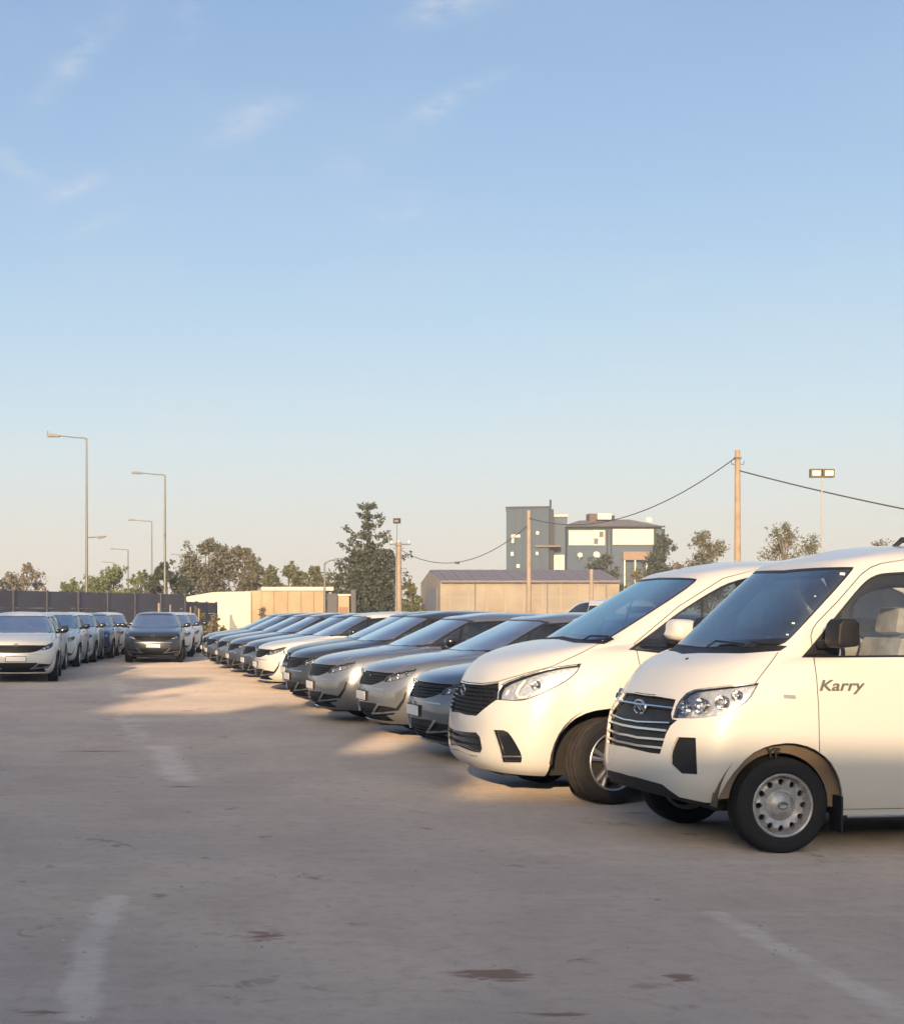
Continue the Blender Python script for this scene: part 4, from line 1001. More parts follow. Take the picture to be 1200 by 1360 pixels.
    out.append(('mirror', mm, M['gloss'], [('mirror_arm', ar, M['gloss'])])); out.append(('mirror', mi, M['gloss'], [('mirror_arm', ai, M['gloss'])]))
    # plate on the bumper, standing a little proud
    out.append(('number_plate', MB().box(-.948, -.938, -.21, .21, .46, .56, b=.003).mesh('number_plate'), M['plate'], None))
    out.append(('plate_holder', MB().box(-.940, -.90, -.22, .22, .45, .57, b=.004).mesh('plate_holder'), M['black'], None))
    em = MB(); em.tube([(-.915, .05 * math.cos(a), .80 + .034 * math.sin(a)) for a in np.linspace(0, 2 * math.pi, 16)], .006, 6, False)
    em.tube([(-.915, -.04, .79), (-.92, 0, .815), (-.915, .04, .79)], .005, 5); out.append(('emblem', em.mesh('emblem', 50), M['chrome'], None))
    for cx in (0, 2.74):
        for s in (-1, 1): w = MB(); wheel_well(w, cx, .31, .405, .86, .50, n=14, sides=(s,)); out.append(('wheel_arch_liner', w.mesh('liner', 40), M['under'], None))
    u = MB(); u.box(-.7, 3.6, -.52, .52, .17, .23); u.box(.43, 2.3, -.78, .78, .19, .23); u.box(-.5, .3, -.5, .5, .23, .75); out.append(('underbody', u.mesh('under'), M['under'], None))
    inn = MB(); inn.box(.3, 3.0, -.72, .72, .24, .30); inn.box(.35, .90, -.68, .68, .60, .98, b=.05); inn.box(2.6, 3.5, -.65, .65, .3, 1.0); out.append(('dashboard', inn.mesh('dash', 50), M['dash'], None))
    for p in ((.72, .005), ): pass
    SED['parts'] = out; SED['seat'] = seat_mesh(.5)
    print('sedan shell faces', len(sh.bm.faces))
def build_sedan(paint, name='saloon_car', far=False):
    root = empty(name)
    for nm, me, mt, subs in SED['parts']:
        me2 = me
        if mt == 'PAINT':
            me2 = me.copy()
        o = link(nm, me2, M[paint] if mt == 'PAINT' else mt, root)
        for s in (subs or []): link(s[0], s[1], s[2], o)
    for s in (-1, 1):
        wheel(root, (0, s * .765, .325), .325, .215, .205, 'alloy5', 0, s > 0); wheel(root, (2.74, s * .775, .325), .325, .215, .205, 'alloy5', 0, s > 0)
    for x, y in ((1.35, -.36), (1.35, .36), (2.25, -.36), (2.25, .0), (2.25, .36)):
        so = link('seat', SED['seat'], M['seat'], root); so.location = (x, y, .42)
    return root
# ------------------------------------------------------------------ ground
def ground_material():
    m, N, L, b = new_mat('packed_dusty_ground')
    def nd(t, **k):
        n = N.new(t)
        for a, v in k.items(): setattr(n, a, v)
        return n
    def mth(op, a, b_=None, c=None, clamp=False):
        n = nd('ShaderNodeMath', operation=op, use_clamp=clamp)
        for i, v in enumerate((a, b_, c)):
            if v is None: continue
            if isinstance(v, (int, float)): n.inputs[i].default_value = v
            else: L.new(v, n.inputs[i])
        return n.outputs[0]
    geo = nd('ShaderNodeNewGeometry'); pos = geo.outputs['Position']
    def noise(scale, detail=6, rough=.55, stretch=(1, 1, 1), dist=0.0):
        mp = nd('ShaderNodeMapping'); mp.inputs['Scale'].default_value = stretch; L.new(pos, mp.inputs[0])
        n = nd('ShaderNodeTexNoise'); n.inputs['Scale'].default_value = scale; n.inputs['Detail'].default_value = detail; n.inputs['Roughness'].default_value = rough; n.inputs['Distortion'].default_value = dist
        L.new(mp.outputs[0], n.inputs[0]); return n.outputs[0]
    def mix(fac, a, b_):
        n = nd('ShaderNodeMix', data_type='RGBA')
        if isinstance(fac, (int, float)): n.inputs[0].default_value = fac
        else: L.new(fac, n.inputs[0])
        for i, v in ((6, a), (7, b_)):
            if isinstance(v, tuple): n.inputs[i].default_value = (*v, 1)
            else: L.new(v, n.inputs[i])
        return n.outputs[2]
    def band(v, lo, hi): 
        r = nd('ShaderNodeMapRange', interpolation_type='SMOOTHSTEP'); r.inputs[1].default_value = lo; r.inputs[2].default_value = hi; L.new(v, r.inputs[0]); return r.outputs[0]
    big = noise(.22, 5, .6); mid = noise(1.1, 7, .62, (1, .55, 1), .4); fine = noise(9, 8, .68); grit = noise(85, 4, .7); drag = noise(2.2, 6, .6, (.35, 1.6, 1), .3)
    c = mix(band(big, .36, .64), (.315, .278, .255), (.40, .343, .297))
    c = mix(mth('MULTIPLY', band(mid, .42, .68), .55), c, (.275, .235, .21))
    c = mix(mth('MULTIPLY', band(drag, .5, .72), .45), c, (.41, .36, .315))
    c = mix(mth('MULTIPLY', band(fine, .45, .70), .50), c, (.245, .20, .175))
    c = mix(mth('MULTIPLY', band(grit, .50, .70), .45), c, (.43, .39, .355))
    # a scatter of small damp or earthy spots
    spot = noise(1.7, 3, .5, (1, .8, 1), .8); spot2 = noise(6.5, 5, .6, (1, .7, 1), 1.2)
    c = mix(mth('MULTIPLY', mth('MULTIPLY', band(spot, .63, .70), band(spot2, .48, .6)), .6), c, (.12, .08, .065))
    sep = nd('ShaderNodeSeparateXYZ'); L.new(pos, sep.inputs[0]); X, Y = sep.outputs[0], sep.outputs[1]
    ragged = noise(3.2, 7, .7, (1, .8, 1), .5); ragged2 = noise(11, 8, .75, (.55, 1.7, 1), .6)
    def G(px, py): Y_ = EYE * F / (py - HY); return wx(px, Y_), Y_
    # earth-brown stains, each with its own size
    acc = None
    for px, py, rx, ry, st in [(352, 1242, .24, .34, .7), (650, 1294, .30, .20, 1.0), (905, 1298, .14, .14, .8), (468, 1228, .10, .16, .6), (212, 1190, .14, .14, .6), (130, 998, .75, .22, .75), (242, 1045, .32, .16, .75),
                               (735, 1348, .22, .10, .8), (560, 1316, .35, .1, .35), (345, 1039, .10, .10, .5), (188, 1017, .06, .12, .7), (188, 1040, .05, .10, .6), (475, 1060, .12, .12, .6), (40, 1262, .3, .3, .35), (60, 1345, .25, .10, .7),
                               (330, 1195, .3, .12, .3), (540, 1195, .08, .08, .5), (290, 1310, .22, .08, .4), (270, 1140, .12, .1, .5), (30, 1172, .1, .14, .5), (770, 1275, .2, .12, .5), (840, 1080, .3, .15, .5), (590, 1115, .10, .08, .4)]:
        gx, gy = G(px, py)
        u = mth('MULTIPLY', mth('SUBTRACT', X, gx), 1 / rx); v = mth('MULTIPLY', mth('SUBTRACT', Y, gy), 1 / ry)
        d = mth('SQRT', mth('ADD', mth('MULTIPLY', u, u), mth('MULTIPLY', v, v)))
        e = mth('MULTIPLY', mth('SUBTRACT', 1.0, d, clamp=True), st)
        acc = e if acc is None else mth('MAXIMUM', acc, e)
    sm = mth('MULTIPLY', band(mth('ADD', acc, mth('MULTIPLY', mth('SUBTRACT', ragged2, .5), 1.9)), .34, .66), band(acc, .02, .25))
    c = mix(mth('MULTIPLY', sm, .8), c, (.145, .078, .058))
    # worn lime lines on the dirt: capsules between pairs of points
    acc = None
    for (a, b_, w, st) in [((105, 1350), (118, 1262), .10, 1.0), ((112, 1262), (150, 1192), .12, .8), ((240, 1036), (214, 992), .22, .9), ((186, 985), (168, 948), .28, .6), ((160, 925), (152, 903), .30, .6),
                           ((950, 1214), (1085, 1285), .10, .8), ((1085, 1285), (1215, 1352), .13, .8), ((90, 987), (440, 990), .06, .35), ((700, 1172), (780, 1160), .04, .15)]:
        ax, ay = G(*a); bx, by = G(*b_); dx, dy = bx - ax, by - ay; L2 = dx * dx + dy * dy
        t = mth('DIVIDE', mth('ADD', mth('MULTIPLY', mth('SUBTRACT', X, ax), dx), mth('MULTIPLY', mth('SUBTRACT', Y, ay), dy)), L2, clamp=True)
        ex = mth('SUBTRACT', mth('SUBTRACT', X, ax), mth('MULTIPLY', t, dx)); ey = mth('SUBTRACT', mth('SUBTRACT', Y, ay), mth('MULTIPLY', t, dy))
        d = mth('DIVIDE', mth('SQRT', mth('ADD', mth('MULTIPLY', ex, ex), mth('MULTIPLY', ey, ey))), w)
        e = mth('MULTIPLY', mth('SUBTRACT', 1.35, d, clamp=True), st); acc = e if acc is None else mth('MAXIMUM', acc, e)
    lm = mth('MULTIPLY', band(mth('ADD', acc, mth('ADD', mth('MULTIPLY', mth('SUBTRACT', ragged, .5), 1.9), mth('MULTIPLY', mth('SUBTRACT', ragged2, .5), .9))), .25, 1.15), band(acc, 0, .6))
    c = mix(mth('MULTIPLY', lm, .30), c, (.68, .65, .62))
    L.new(c, b.inputs['Base Color']); b.inputs['Roughness'].default_value = .93; b.inputs['Diffuse Roughness'].default_value = 1.0; b.inputs['Specular IOR Level'].default_value = .25
    hsum = mth('ADD', mth('MULTIPLY', mid, 2.2), mth('ADD', mth('MULTIPLY', fine, .55), mth('MULTIPLY', grit, .07)))
    bp = nd('ShaderNodeBump'); bp.inputs['Strength'].default_value = .55; bp.inputs['Distance'].default_value = .03; L.new(hsum, bp.inputs['Height']); L.new(bp.outputs[0], b.inputs['Normal'])
    return m
GROUND_MAT = ground_material()
MB().add([(-4000, -4000, 0), (4000, -4000, 0), (4000, 6000, 0), (-4000, 6000, 0)], [(0, 1, 2, 3)]).build('ground', GROUND_MAT)
tag(bpy.data.objects['ground'], kind='structure')
random.seed(5)
# loose pebbles and crumbs of earth
pb = MB()
for i in range(600):
    Y = 4.5 + random.random() ** 1.6 * 26; X = random.uniform(-.16, .45) * Y + random.uniform(-.5, .5); s = random.uniform(.004, .014) * (1.6 if random.random() < .06 else 1)
    q = [Vector((X + s * random.uniform(.7, 1.2) * math.cos(a), Y + s * random.uniform(.7, 1.2) * math.sin(a), -.001)) for a in (0, 1.25, 2.5, 3.8, 5)] + [Vector((X, Y, s * random.uniform(.5, .9)))]
    pb.add(q, [(0, 1, 5), (1, 2, 5), (2, 3, 5), (3, 4, 5), (4, 0, 5)])
tag(pb.build('pebbles', mat('pebble_stone', (.36, .32, .28), .9, noise=.3, nscale=3)), 'scattered small pebbles and crumbs on the dusty ground', 'pebbles', kind='stuff')

# ------------------------------------------------------------------ trees
def leaf_mat(name, a, b):
    m, N, L, p = new_mat(name); p.inputs['Roughness'].default_value = .75; p.inputs['Specular IOR Level'].default_value = .25
    g = N.new('ShaderNodeNewGeometry'); n = N.new('ShaderNodeTexNoise'); n.inputs['Scale'].default_value = .9; n.inputs['Detail'].default_value = 6; L.new(g.outputs['Position'], n.inputs[0])
    r = N.new('ShaderNodeMapRange'); r.inputs[1].default_value = .38; r.inputs[2].default_value = .62; L.new(n.outputs[0], r.inputs[0])
    ri = N.new('ShaderNodeMath'); ri.operation = 'ADD'; ri.use_clamp = True; L.new(r.outputs[0], ri.inputs[0]); L.new(g.outputs['Random Per Island'], ri.inputs[1])
    sb = N.new('ShaderNodeMath'); sb.operation = 'SUBTRACT'; sb.use_clamp = True; L.new(ri.outputs[0], sb.inputs[0]); sb.inputs[1].default_value = .4
    x = N.new('ShaderNodeMix'); x.data_type = 'RGBA'; x.inputs[6].default_value = (*a, 1); x.inputs[7].default_value = (*b, 1); L.new(sb.outputs[0], x.inputs[0]); L.new(x.outputs[2], p.inputs['Base Color'])
    return m
LM = {'olive': leaf_mat('olive_leaves', (.065, .075, .035), (.15, .15, .075)), 'green': leaf_mat('green_leaves', (.065, .085, .035), (.155, .175, .07)), 'dark': leaf_mat('dark_leaves', (.03, .045, .033), (.075, .085, .055)),
      'grey': leaf_mat('grey_green_leaves', (.08, .085, .06), (.17, .165, .12)), 'brown': leaf_mat('brownish_leaves', (.11, .098, .07), (.20, .175, .125)), 'conifer': leaf_mat('conifer_needles', (.035, .05, .042), (.09, .10, .065))}
BARK = mat('bark', (.12, .095, .075), .9, noise=.3, nscale=4)
def leaves_mesh(cent, size, rng, flat=0.0, up=0.0):
    n = len(cent); a = rng.normal(size=(n, 3)); a[:, 2] *= (1 - flat); a /= np.linalg.norm(a, axis=1)[:, None] + 1e-9
    b = rng.normal(size=(n, 3)); b -= a * (a * b).sum(1)[:, None]; b /= np.linalg.norm(b, axis=1)[:, None] + 1e-9
    s = (size * rng.uniform(.6, 1.5, n))[:, None]; a = a * s; b = b * s * .55
    v = np.stack([cent - a, cent + b, cent + a, cent - b], 1).reshape(-1, 3)
    me = bpy.data.meshes.new('crown'); f = np.arange(4 * n).reshape(n, 4); me.from_pydata(v.tolist(), [], f.tolist()); return me
def tree(px, top, wpx, Y, kind, n, label, cat='tree', seed=0, base=.22, group=None, clumps=14, leaf=.17, name='tree', bare=0.3, tall=1.0, X=None, H=None, Wd=None):
    rng = np.random.default_rng(seed); r = random.Random(seed); n = int(n * 1.9); leaf *= .68
    H = H or wz(top, Y); W = Wd or wpx / F * Y; root = empty(name, (wx(px, Y) if X is None else X, Y, 0)); z0 = H * base
    tr = MB(); lean = rng.normal(size=2) * .03 * H
    tr.tube([(0, 0, -.2), (lean[0] * .3, lean[1] * .3, H * .3), (lean[0] * .6, lean[1] * .6, H * .55), (lean[0], lean[1], H * .86)], [.030 * H, .022 * H, .014 * H, .003 * H], 7)
    tr.build('trunk', BARK, root, 60); lim = MB(); C = []
    for k in range(clumps):
        t = (k + r.random()) / clumps; z = z0 + (H - z0) * (.12 + .80 * t); rad = W / 2 * (math.sin(math.pi * min(1, (.18 + t * .80))) ** .7) * r.uniform(.45, .88); an = r.uniform(0, 2 * math.pi)
        c = np.array([lean[0] * t + rad * math.cos(an), lean[1] * t + rad * math.sin(an) * .8, z]); C.append((c, r.uniform(.10, .19) * max(W, H * .5) * (1.15 - .5 * t)))
        s = max(.2, z - r.uniform(.2, .4) * H); lim.tube([(lean[0] * s / H, lean[1] * s / H, s), tuple(c * .55 + np.array([0, 0, s * .35 + .1])) if False else ((c[0] + lean[0] * s / H) * .55, (c[1]) * .55, s + (z - s) * .55), tuple(c + np.array([0, 0, .1 * H * .2]))], [.010 * H, .006 * H, .002 * H], 5)
        for q in range(3):
            d = rng.normal(size=3); d[2] = abs(d[2]) * tall; d = d / np.linalg.norm(d) * C[-1][1] * r.uniform(.9, 1.5); lim.tube([tuple(c), tuple(c + d)], [.004 * H, .001 * H], 4)
    o = lim.build('limbs', BARK, root, 60); pts = []
    for c, s in C:
        m = int(n / clumps); d = rng.normal(size=(m, 3)); d /= np.linalg.norm(d, axis=1)[:, None]; rr = rng.uniform(.15, 1.0, m) ** .6; sub = rng.integers(0, 6, m); off = rng.normal(size=(6, 3)) * s * .75
        g = rng.normal(size=(m, 3)) * s * .52 * np.array([1, 1, .8 * tall ** .5]); tw = rng.random(m) < .72
        pts.append(c + np.where(tw[:, None], g, d * (rr * s)[:, None] * .5 + off[sub]))
    p = np.concatenate(pts); p = p[p[:, 2] > .15]; p = p[p[:, 2] < H * 1.02]
    link('crown', leaves_mesh(p, leaf, rng), LM[kind], root); tag(root, label, cat, group); return root
def conifer(px, top, wpx, Y, label):
    rng = np.random.default_rng(11); r = random.Random(11); H = wz(top, Y); W = wpx / F * Y; root = empty('conifer_tree', (wx(px, Y), Y, 0))
    tr = MB().tube([(0, 0, -.2), (.05, 0, H * .5), (-.05, 0, H * .98)], [.35, .2, .03], 8); tr.build('trunk', BARK, root, 60)
    lim = MB(); P_ = []; z = 1.2
    while z < H * .985:
        t = z / H; R_ = W / 2 * ((1 - t) ** .75) * 1.15 + .30; nb = 7 if t < .6 else 4
        for k in range(nb):
            an = 2 * math.pi * (k + r.random() * .7) / nb + z; L_ = R_ * r.choice((.45, .7, .85, 1.0, 1.1, 1.28)) * r.uniform(.85, 1.1); rise = L_ * r.uniform(.10, .42) * (1.0 if t > .35 else .5)
            p0 = np.array([0, 0, z]); d = np.array([math.cos(an), math.sin(an), 0]); p1 = p0 + d * L_ * .55 + np.array([0, 0, rise * .15]); p2 = p0 + d * L_ + np.array([0, 0, rise])
            lim.tube([tuple(p0), tuple(p1), tuple(p2)], [.05, .03, .01], 4)
            m = int(60 + 90 * (1 - t)); s = rng.uniform(.18, 1.02, m) ** .8; q = np.where(s[:, None] < .55, p0 + (p1 - p0) * (s / .55)[:, None], p1 + (p2 - p1) * ((s - .55) / .45)[:, None])
            q = q + rng.normal(size=(m, 3)) * np.array([.16, .16, .12]) * (1.15 - .5 * s)[:, None] * (1.5 if t < .5 else 1.0); q[:, 2] -= rng.uniform(0, .22, m) * (1 if t > .5 else 2.2); P_.append(q)
        z += .40 + .45 * t
    # dense lower body, ivy-like undergrowth
    m = 6500; a = rng.uniform(0, 2 * math.pi, m); zz = rng.uniform(.3, H * .62, m); rad = W * .40 * (1 - zz / H) ** .5 * rng.uniform(.3, 1, m) ** .5; P_.append(np.stack([rad * np.cos(a) + .3, rad * np.sin(a), zz], 1))
    lim.build('limbs', BARK, root, 60); link('crown', leaves_mesh(np.concatenate(P_), .125, rng), LM['conifer'], root); tag(root, label, 'tree'); return root

# ------------------------------------------------------------------ boundary wall of dark precast panels
M['wallpanel'] = mat('dark_precast_panel', (.062, .068, .10), .85, noise=.18, nscale=.7, bump=.2, bscale=9, dirt=(.062, .062, .085))
M['wallpost'] = mat('pale_precast_post', (.075, .078, .10), .85, noise=.2, nscale=2)
def panel_wall(p0, p1, h, label, npan, courses=3):
    p0, p1 = Vector((*p0, 0)), Vector((*p1, 0)); d = p1 - p0; Ln = d.length; a = math.atan2(d.y, d.x); root = empty('boundary_wall', p0, a); st = Ln / npan; ch = h / courses; rr = random.Random(3)
    post = MB().box(-.07, .07, -.09, .09, 0, h + .06, b=.01).mesh('post'); pm = MB().box(.075, st - .075, -.035, .035, .006, ch - .006, b=.008).mesh('panel')
    for i in range(npan + 1):
        o = link('post', post, M['wallpost'], root); o.location = (i * st, 0, 0)
        if i < npan:
            for c in range(courses): o = link('panel', pm, M['wallpanel'], root); o.location = (i * st, rr.uniform(-.012, .012), c * ch)
    tag(root, label, 'wall'); return root
panel_wall((wx(-420, 56), 56), (wx(245, 92), 92), 2.62, 'long dark grey precast panel wall behind the left row of cars', 13)
panel_wall((wx(246, 93), 93), (wx(287, 104), 104), 2.2, 'short lower dark panel wall ending beside the white shed', 3)

# ------------------------------------------------------------------ low white and tan storehouse
M['whitewall'] = mat('whitewashed_wall', (.56, .53, .45), .85, noise=.06, nscale=.8, bump=.15, bscale=6)
M['tanwall'] = mat('tan_plaster_wall', (.36, .29, .20), .88, noise=.14, nscale=.5, bump=.15, bscale=6, dirt=(.29, .225, .16))
M['roofsheet'] = mat('pale_roof_sheet', (.50, .47, .44), .5, noise=.1, nscale=1)
def shed_left():
    root = empty('storehouse', (wx(243, 108), 108, 0)); X0 = wx(243, 108)
    def bx(n, a, b, y0, y1, z0, z1, mt): return MB().box(wx(a, 108) - X0, wx(b, 108) - X0, y0, y1, z0, z1).build(n, mt, root)
    w = MB(); xa, xb = wx(239, 108) - X0, wx(333, 108) - X0
    w.prism([(xa, 0), (xb, 0), (xb, wz(785.5, 108)), (wx(283, 108) - X0, wz(786.5, 108)), (xa, wz(794, 108))], 0, .3); w.build('white_wall', M['whitewall'], root)
    bx('tan_wall', 333.2, 430, .25, 8, 0, wz(784.6, 108), M['tanwall']); bx('roof_edge', 347, 443, .1, 8.6, wz(784.4, 108), wz(779.5, 108), M['roofsheet'])
    for x in (345, 362, 380, 398, 415): bx('pilaster', x, x + 1.6, .13, .249, 0, wz(785.2, 108), M['tanwall'])
    tag(root, 'low storehouse with a sunlit white wall and a tan wall', 'storehouse')
    Y = 104
    r2 = empty('brick_kiosk', (wx(456, Y), Y, 0)); d = wx(448.5, Y) - wx(456, Y)
    MB().box(d, -d, 0, 2.2, 0, wz(791.5, Y)).build('wall', M['tanwall'], r2); MB().box(d - .12, -d + .12, -.12, 2.3, wz(791.4, Y), wz(789, Y)).build('roof', M['roofsheet'], r2); MB().box(-.3, .3, -.03, .0, 0, 1.9).build('door', mat('brown_door', (.25, .15, .09), .7), r2)
    tag(r2, 'small tan kiosk between dark posts left of the conifer', 'kiosk')
    for x0, x1, yt, lb in ((434.5, 447.5, 788.5, 'dark blue metal cabinet between storehouse and tan kiosk'), (465.5, 472, 783, 'tall narrow dark pillar right of the tan kiosk')):
        o = MB().box(wx(x0, Y), wx(x1, Y), Y - .3, Y + .6, 0, wz(yt, Y), b=.03).build('metal_cabinet' if x0 < 450 else 'dark_pillar', mat('dark_steel_%d' % x0, (.06, .065, .085), .6, noise=.2), None); tag(o, lb, 'cabinet' if x0 < 450 else 'pillar')
shed_left()

# ------------------------------------------------------------------ gabled warehouse
def warehouse():
    Y0, Y1 = 140, 153; X0, X1 = wx(584.5, Y0), wx(822, Y0); ez, rz_ = wz(771.5, Y0), wz(758, Y0) + .2; root = empty('warehouse', (X0, Y0, 0)); L_ = X1 - X0; D = Y1 - Y0
    mw = mat('cream_block_wall', (.28, .25, .205), .88, noise=.12, nscale=.4, bump=.1, bscale=5, dirt=(.22, .19, .165)); mr = mat('mauve_grey_roof', (.17, .15, .165), .6, noise=.12, nscale=.6)
    MB().box(0, L_, 0, .25, 0, ez).build('front_wall', mw, root); MB().box(0, L_, D - .25, D, 0, ez).build('rear_wall', mw, root)
    for n, x in (('gable_wall', 0), ('gable_wall', L_ - .25)):
        g = MB(); pr = [(0.001, 0), (D - .001, 0), (D - .001, ez), (D / 2, rz_ - .08), (0.001, ez)]
        vs = [Vector((x + .002, y, z)) for y, z in pr] + [Vector((x + .24, y, z)) for y, z in pr]; g.add(vs, [(0, 1, 2, 3, 4), (9, 8, 7, 6, 5)] + [(i, (i + 1) % 5, (i + 1) % 5 + 5, i + 5) for i in range(5)]); g.build(n, mw, root)
    sheet = L_ / 26; sl = math.hypot(D / 2 + .4, rz_ - ez + .08)
    for sgn in (0, 1):
        m = MB(); y0 = -.4 if not sgn else D + .4; zz = ez - .05
        m.add([(.02, y0, zz), (sheet - .02, y0, zz), (sheet - .02, D / 2, rz_), (.02, D / 2, rz_), (.02, y0, zz + .07), (sheet - .02, y0, zz + .07), (sheet - .02, D / 2, rz_ + .07), (.02, D / 2, rz_ + .07)], [(0, 1, 2, 3), (7, 6, 5, 4), (0, 4, 5, 1), (1, 5, 6, 2), (2, 6, 7, 3), (3, 7, 4, 0)])
        me = m.mesh('roof_sheet')
        for k in range(26): o = link('roof_sheet', me, mr, root); o.location = (-.0 + k * sheet, 0, (k % 2) * .015)
    # the big grey door is in the gable, panel joints run along the front
    md = mat('grey_steel_door', (.16, .17, .20), .6, noise=.1); MB().box(-.06, .0, 2.0, 8.6, 0, wz(781.5, 147)).build('door', md, root)
    pm = mat('cream_pilaster', (.30, .265, .23), .85)
    for k in range(9): MB().box(.8 + k * (L_ - 1.2) / 9, .98 + k * (L_ - 1.2) / 9, -.07, -.002, 0, ez - .1).build('pilaster', pm, root)
    MB().box(.3, L_, -.045, -.003, 2.9, 3.0).build('band', pm, root); MB().box(0, L_, -.52, -.41, ez - .16, ez - .04).build('gutter', mr, root)
    for x in (3.2, 9.9, 15.4): MB().tube([(x, -.14, 0), (x, -.14, ez - .1)], .05, 6).build('downpipe', mr, root)
    tag(root, 'long low warehouse with cream walls and dull mauve gabled roof', 'warehouse')
warehouse()

# ------------------------------------------------------------------ blue-grey tower and house
def house():
    Y = 205; mb = mat('blue_grey_cladding', (.04, .068, .11), .7, noise=.07, nscale=.15); mb2 = mat('blue_grey_render', (.06, .09, .135), .75, noise=.1, nscale=.15); ms = mat('dark_trim_shaded_side', (.03, .037, .05), .7)  # dark trim tone; also shade of the right-hand sides put into colour
    mwh = mat('white_panel', (.60, .57, .50), .7); mr = mat('taupe_roof', (.17, .15, .14), .8, noise=.12, nscale=.3); mg = mat('window_pane', (.10, .12, .15), .12); my = mat('pale_window_frame', (.66, .62, .50), .6)
    def B(root, n, a, b, t, bt, y0, y1, mt, bev=0):
        X0 = root.location.x; return MB().box(wx(a, Y) - X0, wx(b, Y) - X0, y0, y1, max(0, wz(bt, Y)) if bt < 813 else 0, wz(t, Y), b=bev).build(n, mt, root)
    t = empty('tower_block', (wx(700, Y), Y, 0)); B(t, 'wall', 672.5, 728, 674, 820, 0, 9, mb); B(t, 'parapet', 671.8, 728.7, 672.6, 674.6, -.15, 9.1, ms); B(t, 'side_bay', 728.2, 734.5, 676, 820, 1.2, 8, ms)  # side bay coloured darker for the shade on the tower's right face
    for a, b, u, v in ((679, 690.5, 710, 713.5), (679.5, 682.5, 713.8, 721), (711.5, 715, 706, 710), (678.5, 682, 733, 738), (686, 690, 749.5, 754), (711, 714, 733, 737)):
        w = B(t, 'window', a, b, u, v, -.10, -.005, my); B(t, 'pane', a + .5, b - .5, u + .5, v - .5, -.13, -.103, mwh).parent = w
    for x in (683.5, 694.5, 705.5, 716.8): B(t, 'cladding_joint', x, x + .5, 675, 812, -.03, -.004, ms)
    X0 = t.location.x; MB().tube([(wx(730.5, Y) - X0, 3, wz(676, Y)), (wx(730.5, Y) - X0, 3, wz(662, Y))], .14, 6).build('antenna', ms, t)
    t.rotation_euler.z = -R(11.5); tag(t, 'windowed blue-grey tower block with an antenna, left of the house', 'tower block')
    l = empty('stair_block', (wx(744, Y), Y, 0)); B(l, 'wall', 735, 753, 685, 820, 1.5, 8, mb2); B(l, 'cornice', 734.6, 753.4, 683, 685.2, 1.3, 8.2, my); B(l, 'canopy', 711, 744, 724.5, 727, -1.4, 1.45, mat('brown_canopy', (.17, .13, .11), .8))
    w = B(l, 'window', 735.5, 749, 736.5, 757, 1.30, 1.495, my)
    for i in range(2):
        for j in range(2): q = B(l, 'pane', 736.5 + i * 6.3, 742 + i * 6.3, 738 + j * 9.5, 746.5 + j * 9.5, 1.22, 1.297, mwh if (i + j) % 2 else mat('yellow_glass_%d%d' % (i, j), (.55, .50, .33), .2)); q.parent = w  # panes alternate white and pale yellow
    l.rotation_euler.z = -R(12.5); tag(l, 'narrow stair block joining the tower and the house', 'building')
    h = empty('hip_roofed_house', (wx(820, Y), Y, 0)); X0 = h.location.x; B(h, 'wall', 753.5, 879, 699, 820, .2, 13, mb2)
    B(h, 'side_wing', 879.3, 893, 700.5, 820, 3.5, 12, ms)  # wing coloured darker for the shaded right side of the house
    v = [(wx(752.5, Y) - X0, -.4, wz(699.5, Y)), (wx(881, Y) - X0, -.4, wz(699.5, Y)), (wx(881, Y) - X0, 13.5, wz(699.5, Y)), (wx(752.5, Y) - X0, 13.5, wz(699.5, Y)), (wx(782, Y) - X0, 5.5, wz(688, Y)), (wx(850, Y) - X0, 5.5, wz(686.5, Y))]
    MB().add(v, [(0, 1, 5, 4), (1, 2, 5), (2, 3, 4, 5), (3, 0, 4), (3, 2, 1, 0)]).build('roof', mr, h); B(h, 'eaves_board', 752, 881.5, 698.6, 700.6, -.5, -.35, ms)
    B(h, 'white_panel', 755.3, 786.6, 704.5, 724, .05, .195, mwh); B(h, 'white_panel', 813.5, 867.5, 702.5, 723.3, .05, .195, mwh)
    w = B(h, 'window', 787, 803, 704.2, 724.2, .0, .195, my)
    for i in range(2):
        for j in range(2): B(h, 'pane', 788.3 + i * 7, 794 + i * 7, 705.8 + j * 9.2, 713.5 + j * 9.2, -.05, -.003, mg if (i + j) % 2 else mwh).parent = w
    for x in (806, 811, 870): B(h, 'drain_pipe', x, x + .9, 701, 790, -.02, .19, ms)
    for k in range(4): B(h, 'fire_stair', 881 + k * 3, 883.5 + k * 3, 703 + k * 5, 706 + k * 5, 1.5, 3.4, ms)
    B(h, 'balcony_wall', 825, 872, 733, 744, -.9, -.7, mat('brown_brick', (.25, .18, .14), .9, noise=.1)); 
    for x in (826, 840, 855, 869): B(h, 'balcony_post', x, x + 1.6, 744.2, 790, -.9, -.7, my)
    B(h, 'roof_box', 792.5, 801.5, 679.5, 691, 4, 6, mat('brown_box', (.10, .08, .07), .8)); B(h, 'chimney_stack', 824, 826.5, 682, 691, 4, 5, ms)
    tag(h, 'hip-roofed blue-grey house with two white wall panels', 'house')
    o = B(h, 'roof_box', 803.5, 822.5, 679, 687.6, 4, 6.5, mwh, .1); o.name = 'water_tank'
